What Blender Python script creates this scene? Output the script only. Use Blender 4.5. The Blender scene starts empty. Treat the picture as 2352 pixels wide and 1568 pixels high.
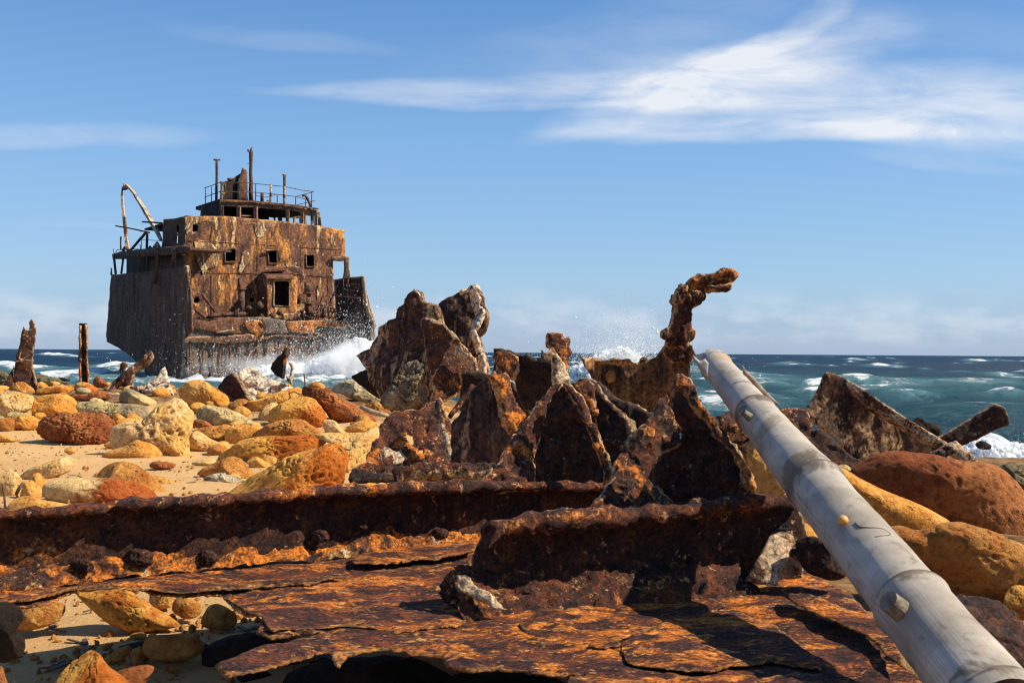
import bpy, bmesh, math, random
import numpy as np
from mathutils import Vector, Matrix
from mathutils.geometry import delaunay_2d_cdt
random.seed(7)
scene = bpy.context.scene
col = scene.collection
R = math.radians

# ------------------------------------------------------------------ camera
CAM_H = 0.85
F = 2287.0                     # focal length in pixels of the 2352 x 1568 view of the photo
cam_d = bpy.data.cameras.new('camera')
cam = bpy.data.objects.new('camera', cam_d)
col.objects.link(cam)
cam_d.sensor_width = 36.0
cam_d.lens = 36.0 * F / 2352.0
cam_d.clip_start = 0.05
cam_d.clip_end = 20000
pitch, roll = math.atan(25 / F), 17.0 / 2352.0
Rm = Matrix.Rotation(R(90) + pitch, 3, 'X') @ Matrix.Rotation(roll, 3, 'Z')
cam.matrix_world = Matrix.Translation((0, 0, CAM_H)) @ Rm.to_4x4()
cam_d.dof.use_dof = True
cam_d.dof.focus_distance = 6.5
cam_d.dof.aperture_fstop = 18.0
scene.camera = cam

# ------------------------------------------------------------------ sun, sky, exposure
SUN = Vector((0.72, -0.06, 0.69)).normalized()
sun_d = bpy.data.lights.new('sun', 'SUN')
sun_d.energy = 5.0
sun_d.angle = R(0.5)
sun_d.color = (1.0, 0.90, 0.72)
sun = bpy.data.objects.new('sun', sun_d)
sun.rotation_euler = SUN.to_track_quat('Z', 'Y').to_euler()
sun.location = (30, -10, 40)
col.objects.link(sun)
scene.view_settings.view_transform = 'Standard'
scene.view_settings.look = 'None'
scene.view_settings.exposure = 0.6
scene.view_settings.gamma = 1.0
scene.cycles.diffuse_bounces = 8
scene.cycles.max_bounces = 14
scene.cycles.filter_width = 1.15
scene.cycles.volume_bounces = 8
scene.cycles.volume_step_rate = 3.0
SKY_STRENGTH = 0.096

class NT:
    """small helper to wire shader nodes"""
    def __init__(s, tree):
        s.t = tree
    def n(s, typ, **kw):
        nd = s.t.nodes.new(typ)
        for k, v in kw.items():
            setattr(nd, k, v)
        return nd
    def put(s, sock, v):
        if hasattr(v, 'is_output'):
            s.t.links.new(v, sock)
        elif isinstance(v, (tuple, list)) and len(v) == 3 and len(sock.default_value) == 4:
            sock.default_value = (*v, 1)
        else:
            sock.default_value = v
    def m(s, op, a, b=0.0, c=0.0, clamp=False):
        nd = s.n('ShaderNodeMath', operation=op, use_clamp=clamp)
        s.put(nd.inputs[0], a); s.put(nd.inputs[1], b); s.put(nd.inputs[2], c)
        return nd.outputs[0]
    def mix(s, f, a, b, mode='MIX'):
        nd = s.n('ShaderNodeMix', data_type='RGBA', blend_type=mode)
        s.put(nd.inputs[0], f); s.put(nd.inputs[6], a); s.put(nd.inputs[7], b)
        return nd.outputs[2]
    def step(s, v, lo, hi, a=0.0, b=1.0):
        nd = s.n('ShaderNodeMapRange', interpolation_type='SMOOTHSTEP')
        s.put(nd.inputs[0], v); s.put(nd.inputs[1], lo); s.put(nd.inputs[2], hi)
        nd.inputs[3].default_value = a; nd.inputs[4].default_value = b
        return nd.outputs[0]
    def noise(s, vec, scale, detail=6, rough=0.6, dist=0.0):
        nd = s.n('ShaderNodeTexNoise')
        s.put(nd.inputs['Vector'], vec)
        nd.inputs['Scale'].default_value = scale; nd.inputs['Detail'].default_value = detail
        nd.inputs['Roughness'].default_value = rough; nd.inputs['Distortion'].default_value = dist
        return nd.outputs['Fac']
    def vor(s, vec, scale, feature='F1'):
        nd = s.n('ShaderNodeTexVoronoi', feature=feature)
        s.put(nd.inputs['Vector'], vec); nd.inputs['Scale'].default_value = scale
        return nd.outputs['Distance']
    def ramp(s, f, stops):
        nd = s.n('ShaderNodeValToRGB')
        s.put(nd.inputs[0], f)
        e = nd.color_ramp.elements
        while len(e) < len(stops):
            e.new(0.5)
        for k, (p, c) in enumerate(stops):
            e[k].position = p; e[k].color = (*c, 1)
        return nd.outputs[0]
    def mapping(s, vec, loc=(0, 0, 0), scale=(1, 1, 1), rot=(0, 0, 0)):
        nd = s.n('ShaderNodeMapping')
        s.put(nd.inputs[0], vec)
        nd.inputs[1].default_value = loc; nd.inputs[2].default_value = rot; nd.inputs[3].default_value = scale
        return nd.outputs[0]
    def attr(s, name):
        return s.n('ShaderNodeAttribute', attribute_name=name).outputs['Fac']
    def bump(s, h, strength, dist):
        nd = s.n('ShaderNodeBump')
        s.put(nd.inputs['Height'], h); nd.inputs['Strength'].default_value = strength; nd.inputs['Distance'].default_value = dist
        return nd.outputs[0]

def build_world():
    w = bpy.data.worlds.new('World')
    scene.world = w
    w.use_nodes = True
    w.node_tree.nodes.clear()
    k = NT(w.node_tree)
    sky = k.n('ShaderNodeTexSky', sky_type='NISHITA')
    sky.sun_disc = False
    sky.sun_elevation = math.asin(SUN.z)
    sky.sun_rotation = math.atan2(SUN.x, SUN.y)
    sky.altitude = 0; sky.air_density = 1.0; sky.dust_density = 0.35; sky.ozone_density = 1.6
    g = k.n('ShaderNodeTexCoord').outputs['Generated']
    sp = k.n('ShaderNodeSeparateXYZ'); k.put(sp.inputs[0], g)
    yy = k.m('MAXIMUM', sp.outputs[1], 0.02)
    u = k.m('DIVIDE', sp.outputs[0], yy)
    v = k.m('DIVIDE', sp.outputs[2], yy)
    front = k.step(sp.outputs[1], 0.05, 0.35)
    cu = k.n('ShaderNodeCombineXYZ'); k.put(cu.inputs[0], u); k.put(cu.inputs[1], v)
    uv = cu.outputs[0]
    # warp for wispy edges
    wn = k.n('ShaderNodeTexNoise'); k.put(wn.inputs['Vector'], k.mapping(uv, scale=(1.6, 5, 1), rot=(0, 0, R(-12))))
    wn.inputs['Scale'].default_value = 1.8; wn.inputs['Detail'].default_value = 7; wn.inputs['Roughness'].default_value = 0.52
    ws = k.n('ShaderNodeSeparateColor'); k.put(ws.inputs[0], wn.outputs['Color'])
    uw = k.m('ADD', u, k.m('MULTIPLY', k.m('SUBTRACT', ws.outputs[0], .5), .16))
    vw = k.m('ADD', v, k.m('MULTIPLY', k.m('SUBTRACT', ws.outputs[1], .5), .055))
    def stroke(px, py, ln, wd, ang, power, amt, taper=0.0):
        cx_, cy_ = (px - 1176) / F, (809 - py) / F
        c_, s_ = math.cos(R(ang)), math.sin(R(ang))
        du = k.m('SUBTRACT', uw, cx_); dv = k.m('SUBTRACT', vw, cy_)
        a = k.m('MULTIPLY', k.m('ADD', k.m('MULTIPLY', du, c_), k.m('MULTIPLY', dv, s_)), F / ln)
        b = k.m('MULTIPLY', k.m('SUBTRACT', k.m('MULTIPLY', dv, c_), k.m('MULTIPLY', du, s_)), F / wd)
        if taper:
            b = k.m('DIVIDE', b, k.m('MAXIMUM', k.m('ADD', 1.0, k.m('MULTIPLY', a, taper)), 0.15))
        d = k.m('ADD', k.m('MULTIPLY', a, a), k.m('MULTIPLY', b, b))
        return k.m('MULTIPLY', k.step(d, power, 0.0), amt)
    st = [stroke(1640, 175, 560, 85, 17, 1.0, .85, .4), stroke(1760, 95, 420, 40, 30, 1.0, .6),
          stroke(1060, 205, 560, 42, 3, 1.0, .62, .5), stroke(1180, 236, 520, 14, 1, 1.0, .4),
          stroke(2060, 210, 900, 120, -3, 1.0, .95), stroke(1760, 290, 640, 36, 1, 1.0, .85, -.2),
          stroke(2200, 300, 560, 50, -4, 1.0, .45), stroke(2250, 60, 500, 60, -8, 1.0, .12),
          stroke(100, 312, 420, 34, -3, 1.0, .34), stroke(640, 80, 380, 38, -6, 1.0, .16),
          stroke(1500, 60, 700, 110, 12, 1.0, .22), stroke(2150, 360, 260, 34, -4, 1.0, .26), stroke(200, 538, 300, 12, -1, 1.0, .1)]
    tot = st[0]
    for q in st[1:]:
        tot = k.m('ADD', tot, q)
    fine = k.noise(k.mapping(uv, scale=(1.8, 7, 1), rot=(0, 0, R(-14))), 3.8, 10, 0.63, 0.5)
    tot = k.m('MULTIPLY', tot, k.step(fine, 0.24, 0.76, 0.28, 1.15))
    cir = k.m('MINIMUM', k.m('MULTIPLY', tot, 0.66), 0.86)
    # low cumulus bank near the horizon
    cb = k.noise(k.mapping(uv, scale=(1, 2.6, 1)), 9, 9, 0.58)
    band = k.m('MULTIPLY', k.step(v, 0.004, 0.02), k.step(v, 0.075, 0.035))
    low = k.m('MULTIPLY', k.m('MULTIPLY', k.step(cb, 0.40, 0.62), band), 0.32)
    clouds = k.m('MULTIPLY', k.m('MAXIMUM', cir, low), front)
    hz = k.m('MULTIPLY', k.step(sp.outputs[2], 0.085, -0.01), 0.55)
    base = k.mix(hz, k.mix(1.0, sky.outputs[0], (0.73, 0.92, 1.08), 'MULTIPLY'), (2.65, 3.35, 4.9))
    grade = k.ramp(sp.outputs[2], [(0.0, (.26, .33, .455)), (.08, (.235, .365, .53)), (.20, (.165, .318, .545)), (.34, (.082, .21, .45)), (1.0, (.05, .13, .32))])
    base = k.mix(.72, base, k.mix(1.0, grade, (10.0, 10.0, 10.0), 'MULTIPLY'))
    base = k.mix(k.step(sp.outputs[2], -0.004, -0.03), base, (.25, .3, .4))
    final = k.mix(clouds, base, (6.3, 6.4, 6.6))
    bg = k.n('ShaderNodeBackground')
    k.put(bg.inputs[0], final); bg.inputs[1].default_value = SKY_STRENGTH
    out = k.n('ShaderNodeOutputWorld')
    w.node_tree.links.new(bg.outputs[0], out.inputs[0])
build_world()

# ------------------------------------------------------------------ pixel -> world helpers
RM = np.array(Rm)
REG = {'D': (0, 0, 1), 'R1': (210.4, 300.5, .19163), 'R2': (510.9, 300.5, .19163), 'R3': (210.4, 571.0, .21078), 'R4': (510.9, 571.0, .21078),
       'R5': (0, 691.2, .22997), 'R6': (420.7, 811.4, .22997), 'R7': (781.4, 631.1, .30667), 'R8': (1081.9, 601.1, .36409),
       'Q1': (1562.8, 751.3, .3833), 'Q2': (0, 1081.9, .33222), 'Q3': (601.1, 1081.9, .33222), 'Q4': (1322.4, 1081.9, .43777),
       'Q5': (0, 901.6, .35778), 'Q6': (901.6, 811.4, .38334)}
def T(reg, pts):
    x0, y0, s = REG[reg]
    return [(x0 + p[0] * s, y0 + p[1] * s) for p in pts]
def rays(xs, ys):
    xs = np.asarray(xs, float); ys = np.asarray(ys, float)
    d = np.stack([(xs - 1176) / F, -(ys - 784) / F, -np.ones_like(xs)], -1)
    return d @ RM.T
CAMP = np.array([0, 0, CAM_H])
def at(x, y, Y):
    d = rays(x, y)
    return CAMP + d * (np.asarray(Y, float) / d[..., 1])[..., None]
def plane_map(p0, n):
    p0 = np.array(p0, float); n = np.array(n, float)
    def f(x, y):
        d = rays(x, y)
        t = ((p0 - CAMP) @ n) / (d @ n)
        return CAMP + d * t[..., None]
    return f
def tilt_map(Y0, yaw=0.0, lean=0.0, cx=None, cy=None, curve=0.0):
    def f(x, y):
        x = np.asarray(x, float); y = np.asarray(y, float)
        a = (x - cx) / F; b = (y - cy) / F
        return at(x, y, Y0 * (1 + yaw * a - lean * b + curve * a * a))
    return f
def flat_map(z):
    return plane_map((0, 0, z), (0, 0, 1))
def pt(m, x, y):
    return m(np.array([x]), np.array([y]))[0]

# ------------------------------------------------------------------ numpy noise
def _h(ix, iy, iz, seed):
    n = (ix.astype(np.int64) * 73856093) ^ (iy.astype(np.int64) * 19349663) ^ (iz.astype(np.int64) * 83492791) ^ (seed * 2654435)
    n = (n ^ (n >> 13)) & 0x7fffffff
    n = (n * (n * n % 15731 * 15731 % 789221 + 789221) + 1376312589) & 0x7fffffff
    n = (n ^ (n >> 11)) * 1274126177 & 0x7fffffff
    return n / 2147483647.0
def vnoise(P, scale, seed=0):
    q = np.asarray(P) * scale + 100.0
    i = np.floor(q).astype(np.int64); f = q - i
    f = f * f * f * (f * (f * 6 - 15) + 10)
    r = 0
    for a in (0, 1):
        wa = f[:, 0] if a else 1 - f[:, 0]
        for b in (0, 1):
            wb = f[:, 1] if b else 1 - f[:, 1]
            for c in (0, 1):
                wc = f[:, 2] if c else 1 - f[:, 2]
                r = r + wa * wb * wc * _h(i[:, 0] + a, i[:, 1] + b, i[:, 2] + c, seed)
    return r * 2 - 1
def fbm(P, scale, octv=4, seed=0, gain=0.5):
    r = 0; a = 1; tot = 0
    for o in range(octv):
        r = r + a * vnoise(P, scale * 2.03 ** o, seed + o * 17); tot += a; a *= gain
    return r / tot
def worley(P, scale, seed=0):
    q = np.asarray(P) * scale + 50.0
    i = np.floor(q).astype(np.int64); f = q - i
    best = np.full(len(q), 9.0)
    for a in (-1, 0, 1):
        for b in (-1, 0, 1):
            for c in (-1, 0, 1):
                jx, jy, jz = i[:, 0] + a, i[:, 1] + b, i[:, 2] + c
                d = (a + _h(jx, jy, jz, seed) - f[:, 0]) ** 2 + (b + _h(jx, jy, jz, seed + 5) - f[:, 1]) ** 2 + (c + _h(jx, jy, jz, seed + 9) - f[:, 2]) ** 2
                best = np.minimum(best, d)
    return np.sqrt(best)
def sstep(x, a, b):
    t = np.clip((x - a) / (b - a), 0, 1)
    return t * t * (3 - 2 * t)

# ------------------------------------------------------------------ object helpers
def tag(o, label=None, cat=None, group=None, kind=None):
    if label: o['label'] = label
    if cat: o['category'] = cat
    if group: o['group'] = group
    if kind: o['kind'] = kind
    return o
def empty(name, loc, label, cat, group=None):
    o = bpy.data.objects.new(name, None)
    col.objects.link(o)
    o.location = loc
    o.empty_display_size = 0.1
    return tag(o, label, cat, group)
def world_loc(o):
    v = Vector(o.location)
    while o.parent:
        o = o.parent; v += Vector(o.location)
    return v
def mk(name, V, Fc, mat, parent=None, attrs=None, smooth=True, origin=None):
    V = np.asarray(V, float)
    if origin is None:
        lo, hi = V.min(0), V.max(0)
        origin = np.array([(lo[0] + hi[0]) / 2, (lo[1] + hi[1]) / 2, lo[2]])
    me = bpy.data.meshes.new(name)
    me.from_pydata((V - origin).tolist(), [], [tuple(map(int, f)) for f in Fc])
    if smooth:
        me.polygons.foreach_set('use_smooth', np.ones(len(me.polygons), bool))
    if attrs:
        for k, a in attrs.items():
            at_ = me.attributes.new(k, 'FLOAT', 'POINT')
            at_.data.foreach_set('value', np.asarray(a, np.float32))
    me.update()
    me.materials.append(mat)
    o = bpy.data.objects.new(name, me)
    col.objects.link(o)
    if parent is not None:
        o.parent = parent
        o.location = Vector(origin) - world_loc(parent)
    else:
        o.location = origin
    return o

def resample(poly, res, jag, seed):
    P = np.array(poly, float)
    out = []
    for k in range(len(P)):
        a, b = P[k], P[(k + 1) % len(P)]
        L = np.linalg.norm(b - a)
        n = max(1, int(round(L / res)))
        for j in range(n):
            out.append(a + (b - a) * j / n)
    out = np.array(out)
    if jag:
        q = np.c_[out, np.full(len(out), seed * 3.7)]
        out = out + jag * np.c_[fbm(q, 1 / (res * 3.5), 4, seed, .85), fbm(q, 1 / (res * 3.5), 4, seed + 40, .85)]
    return out
def inside(pts, loops):
    x, y = pts[:, 0], pts[:, 1]
    c = np.zeros(len(pts), bool)
    for L in loops:
        a = L; b = np.roll(L, -1, 0)
        for k in range(len(a)):
            x1, y1 = a[k]; x2, y2 = b[k]
            if y1 == y2: continue
            cr = ((y1 > y) != (y2 > y)) & (x < (x2 - x1) * (y - y1) / (y2 - y1) + x1)
            c ^= cr
    return c
def sheet_geo(poly, mp, thick, res=6, jag=2.0, seed=1, holes=(), away=None, bump=0.004, bscale=30, warp=0.0, wscale=4):
    """a solid slab: outline traced in the photo, put on its own surface in space and given a thickness"""
    loops = [resample(poly, res, jag, seed)] + [resample(h, max(res * .6, 1.2), jag * .4, seed + 3) for h in holes]
    B = np.concatenate(loops)
    ed = []; o = 0
    for L in loops:
        n = len(L); ed += [(o + k, o + (k + 1) % n) for k in range(n)]; o += n
    lo, hi = B.min(0), B.max(0)
    gx, gy = np.meshgrid(np.arange(lo[0], hi[0], res), np.arange(lo[1], hi[1], res))
    rng = np.random.RandomState(seed)
    G = np.c_[gx.ravel(), gy.ravel()] + rng.uniform(-.25, .25, (gx.size, 2)) * res
    G = G[inside(G, loops)]
    if len(G):
        keep = np.ones(len(G), bool)
        for s in range(0, len(G), 2000):
            d = np.sqrt(((G[s:s + 2000, None] - B[None]) ** 2).sum(-1)).min(1)
            keep[s:s + 2000] = d > .55 * res
        G = G[keep]
    A = np.concatenate([B, G]) if len(G) else B
    vs, es, fs, *_ = delaunay_2d_cdt([Vector(p) for p in A.tolist()], ed, [], 0, 1e-4)
    V2 = np.array([tuple(v) for v in vs]); Fc = np.array([f for f in fs if len(f) == 3])
    Fc = Fc[inside(V2[Fc].mean(1), loops)]
    used = np.unique(Fc); re = -np.ones(len(V2), int); re[used] = np.arange(len(used))
    V2 = V2[used]; Fc = re[Fc]
    e = np.concatenate([Fc[:, [0, 1]], Fc[:, [1, 2]], Fc[:, [2, 0]]])
    ids = {}
    for a, b in e: ids[(a, b)] = 1
    be = [(a, b) for a, b in e if (b, a) not in ids]
    bd = np.unique(np.array(be).ravel())
    dist = np.empty(len(V2))
    for s in range(0, len(V2), 2000):
        dist[s:s + 2000] = np.sqrt(((V2[s:s + 2000, None] - V2[bd][None]) ** 2).sum(-1)).min(1)
    W = mp(V2[:, 0], V2[:, 1])
    if away is None:
        t = W[Fc]
        nn = np.cross(t[:, 1] - t[:, 0], t[:, 2] - t[:, 0]).sum(0); nn /= np.linalg.norm(nn)
        if nn @ (W.mean(0) - CAMP) < 0: nn = -nn
        away = nn
    away = np.array(away, float)
    if warp:
        W = W + away * (fbm(W, wscale, 3, seed + 9) * warp)[:, None]
    rim = np.exp(-(dist / (res * .8)) ** 2)[:, None]
    Fr = W + away * thick * .28 * rim
    Bk = W + away * thick * (1 - .28 * rim)
    n = len(W)
    V = np.concatenate([Fr, Bk])
    if bump:
        q = np.c_[fbm(V, bscale, 4, seed, .55), fbm(V, bscale, 4, seed + 31, .55), fbm(V, bscale, 4, seed + 67, .55)]
        V = V + q * bump
        V[:n] -= away * (bump * 1.3 * fbm(W, bscale * .55, 3, seed + 5))[:, None]
    t = V[Fc]
    nn = np.cross(t[:, 1] - t[:, 0], t[:, 2] - t[:, 0]).sum(0)
    if nn @ away > 0:
        faces = [(a, c, b) for a, b, c in Fc] + [(a + n, b + n, c + n) for a, b, c in Fc] + [(a, b, b + n, a + n) for a, b in be]
    else:
        faces = [(a, b, c) for a, b, c in Fc] + [(a + n, c + n, b + n) for a, b, c in Fc] + [(b, a, a + n, b + n) for a, b in be]
    edge = np.tile(np.exp(-dist / (res * 1.1)), 2)
    return V, faces, edge
def sheet(name, reg, pts, mp, thick, mat, parent=None, holes=(), **kw):
    V, Fc, e = sheet_geo(T(reg, pts), mp, thick, holes=[T(reg, h) for h in holes], **kw)
    return mk(name, V, Fc, mat, parent, {'edge': e})

_ico = {}
def ico(level):
    if level not in _ico:
        bm = bmesh.new(); bmesh.ops.create_icosphere(bm, subdivisions=level, radius=1)
        _ico[level] = (np.array([v.co[:] for v in bm.verts]), np.array([[v.index for v in f.verts] for f in bm.faces])); bm.free()
    return _ico[level]
def spline(P, n=12):
    P = np.array(P, float); N_ = len(P); out = []
    for k in range(N_):
        p0, p1, p2, p3 = P[k - 1], P[k], P[(k + 1) % N_], P[(k + 2) % N_]
        for j in range(n):
            t = j / n
            out.append(.5 * ((2 * p1) + (-p0 + p2) * t + (2 * p0 - 5 * p1 + 4 * p2 - p3) * t * t + (-p0 + 3 * p1 - 3 * p2 + p3) * t ** 3))
    return np.array(out)
def ground_z(X, Y):
    X = np.asarray(X, float); Y = np.asarray(Y, float)
    side = sstep(X / np.maximum(Y, 1.0), -0.18, 0.12)
    z = .20 - .12 * sstep(Y, 2.9, 5.5) + (.29 - .20 * side) * sstep(Y, 7.2, 11.5)
    z = z + .05 * sstep(X, .45, .8) * (1 - sstep(X, 2.4, 3.4)) * sstep(Y, 1.7, 2.4) * (1 - sstep(Y, 3.1, 4.2))
    edge = 12.6 - 5.2 * side
    return z - 2.1 * sstep(Y - edge, 0.0, 7.5 - 3 * side)
def ground_hit(x, y):
    d = rays(np.array([x]), np.array([y]))[0]
    for Y in np.arange(1.2, 14.0, .02):
        p = CAMP + d * Y / d[1]
        if p[2] <= ground_z(p[0], p[1]): return Y
    return 12.4
def blob_geo(pts, Y=None, deep=.85, rough=.05, pits=0, pit_scale=16, level=5, seed=1, box=1.0, sink=.1, lean=0.0, fscale=2.2, fine=.014, cuts=5, ridge=.9):
    S = spline(pts)
    lo, hi = S.min(0), S.max(0)
    if Y is None:
        Y = ground_hit((lo[0] + hi[0]) / 2, hi[1] - .13 * (hi[1] - lo[1]))
    c2 = (lo + hi) / 2 * .5 + S.mean(0) * .5
    d = S - c2
    th = np.arctan2(d[:, 1], d[:, 0]); r = np.hypot(d[:, 0], d[:, 1])
    o = np.argsort(th); th, r = th[o], r[o]
    U, Fc = ico(level)
    a, b, c = U[:, 0], U[:, 1], U[:, 2]
    tt = np.arctan2(b, a)
    rr = np.interp(tt, np.r_[th - 2 * np.pi, th, th + 2 * np.pi], np.r_[r, r, r])
    flat = np.hypot(a, b)
    k = np.where(flat > 1e-6, flat ** box / np.maximum(flat, 1e-6), 0)
    # radial profile, sunk a little at the bottom so the stone beds into the ground
    rr = rr * (1 + sink * np.clip(b, 0, 1))
    sc = Y / F
    mean_r = np.sqrt((hi[0] - lo[0]) * (hi[1] - lo[1])) / 2 * sc
    base = at(c2[0] + rr * a * k, c2[1] + rr * b * k, np.full(len(a), Y))
    view = at(np.array([c2[0]]), np.array([c2[1]]), np.array([Y]))[0] - CAMP
    view[2] = 0; view /= np.linalg.norm(view)
    dep = np.sign(c) * np.abs(c) ** .9 * deep * mean_r
    V = base + view * (dep + lean * mean_r * -b)[:, None]
    cen = V.mean(0)
    n = V - cen; n /= np.linalg.norm(n, axis=1)[:, None]
    q = (V - cen) / mean_r + seed * 7.3
    disp = rough * fbm(q, fscale, 4, seed) + fine * fbm(q, fscale * 4.5, 3, seed + 3)
    ridg = np.abs(fbm(q, fscale * .8, 3, seed + 11)); disp -= rough * ridge * np.exp(-(ridg / .045) ** 2)
    pit = np.zeros(len(V))
    if pits:
        w1 = worley(q, pit_scale / 3.2, seed + 2); m1 = sstep(fbm(q, 1.3, 2, seed + 8), -.3, .25)
        w2 = worley(q, pit_scale / 1.5, seed + 4)
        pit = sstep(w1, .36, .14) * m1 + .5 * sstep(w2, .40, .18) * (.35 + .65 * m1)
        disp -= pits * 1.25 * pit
    rg = np.random.RandomState(seed * 7 + 3)
    for _ in range(cuts if level >= 5 else 2):
        pn = np.array([rg.uniform(-.8, .8), 0, rg.uniform(-.1, .9)]) - view * rg.uniform(.2, 1.2); pn /= np.linalg.norm(pn)
        hgt = (V - cen) @ pn; lim = hgt.max() * rg.uniform(.66, .9)
        V = V - pn * (np.maximum(hgt - lim, 0) * rg.uniform(.55, .9))[:, None]
    V = V + n * (disp * mean_r)[:, None]
    V = V + mean_r * rough * .5 * np.c_[vnoise(q, 1.7, seed + 21), vnoise(q, 1.7, seed + 22), vnoise(q, 1.7, seed + 23)]
    return V, Fc, (cen, mean_r, view), pit
def boulder(name, reg, pts, mat, label, cat='rock', group=None, grad=None, parent=None, **kw):
    V, Fc, (cen, mr, vw), pit = blob_geo(T(reg, pts), **kw)
    q = (V - cen) / mr
    t = .5 + .55 * fbm(q + kw.get('seed', 1), 1.5, 3, kw.get('seed', 1) + 50)
    if grad:
        t = .5 + .75 * (q[:, 0] * grad[0] + q[:, 2] * grad[1]) + .55 * fbm(q + kw.get('seed', 1), 1.8, 4, kw.get('seed', 1) + 50)
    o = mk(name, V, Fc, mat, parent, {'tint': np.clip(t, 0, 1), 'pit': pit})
    if parent is None: tag(o, label, cat, group)
    return o

def tube_geo(P, rad, sides=8, bump=0.0, bscale=20, seed=1, square=False, cap=True):
    P = np.array(P, float); n = len(P)
    rad = np.full(n, rad) if np.isscalar(rad) else np.array(rad, float)
    tan = np.gradient(P, axis=0) if n > 2 else np.tile(P[1] - P[0], (2, 1))
    tan /= np.linalg.norm(tan, axis=1)[:, None]
    ref = np.array([0, 0, 1.0]) if abs(tan[0][2]) < .9 else np.array([0, 1.0, 0])
    V = []; 
    for k in range(n):
        s = np.cross(tan[k], ref); s /= np.linalg.norm(s)
        u = np.cross(s, tan[k])
        for j in range(sides):
            an = 2 * np.pi * (j + (.5 if square else 0)) / sides
            V.append(P[k] + rad[k] * (s * np.cos(an) + u * np.sin(an)))
    V = np.array(V)
    Fc = [(k * sides + j, k * sides + (j + 1) % sides, (k + 1) * sides + (j + 1) % sides, (k + 1) * sides + j) for k in range(n - 1) for j in range(sides)]
    if cap:
        Fc += [tuple(range(sides))[::-1], tuple((n - 1) * sides + j for j in range(sides))]
    if bump:
        V = V + bump * np.c_[fbm(V, bscale, 3, seed), fbm(V, bscale, 3, seed + 7), fbm(V, bscale, 3, seed + 13)]
    return V, Fc
def dens(P, step):
    P = np.array(P, float); out = [P[0]]
    for a, b in zip(P[:-1], P[1:]):
        n = max(1, int(np.linalg.norm(b - a) / step))
        out += [a + (b - a) * (j + 1) / n for j in range(n)]
    return np.array(out)
def tube(name, P, rad, mat, parent=None, step=None, **kw):
    sq = kw.get('square', False)
    P0 = np.array(P, float)
    if step:
        Q = dens(P0, step)
        if not np.isscalar(rad):
            L0 = np.r_[0, np.cumsum(np.linalg.norm(np.diff(P0, axis=0), axis=1))]; L1 = np.r_[0, np.cumsum(np.linalg.norm(np.diff(Q, axis=0), axis=1))]
            rad = np.interp(L1, L0, rad)
        P0 = Q
    V, Fc = tube_geo(P0, rad, **kw)
    return mk(name, V, Fc, mat, parent, {'edge': np.zeros(len(V))}, smooth=not sq)
def join(geos):
    V = []; Fc = []; o = 0
    for v, f in geos:
        V.append(np.asarray(v)); Fc += [tuple(i + o for i in q) for q in f]; o += len(v)
    return np.concatenate(V), Fc
def box_geo(o, ex, ey, ez):
    o, ex, ey, ez = map(lambda a: np.array(a, float), (o, ex, ey, ez))
    V = np.array([o + a * ex + b * ey + c * ez for c in (0, 1) for b in (0, 1) for a in (0, 1)])
    Fc = [(0, 2, 3, 1), (4, 5, 7, 6), (0, 1, 5, 4), (2, 6, 7, 3), (0, 4, 6, 2), (1, 3, 7, 5)]
    if np.dot(np.cross(ex, ey), ez) < 0: Fc = [f[::-1] for f in Fc]
    return V, Fc

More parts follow.
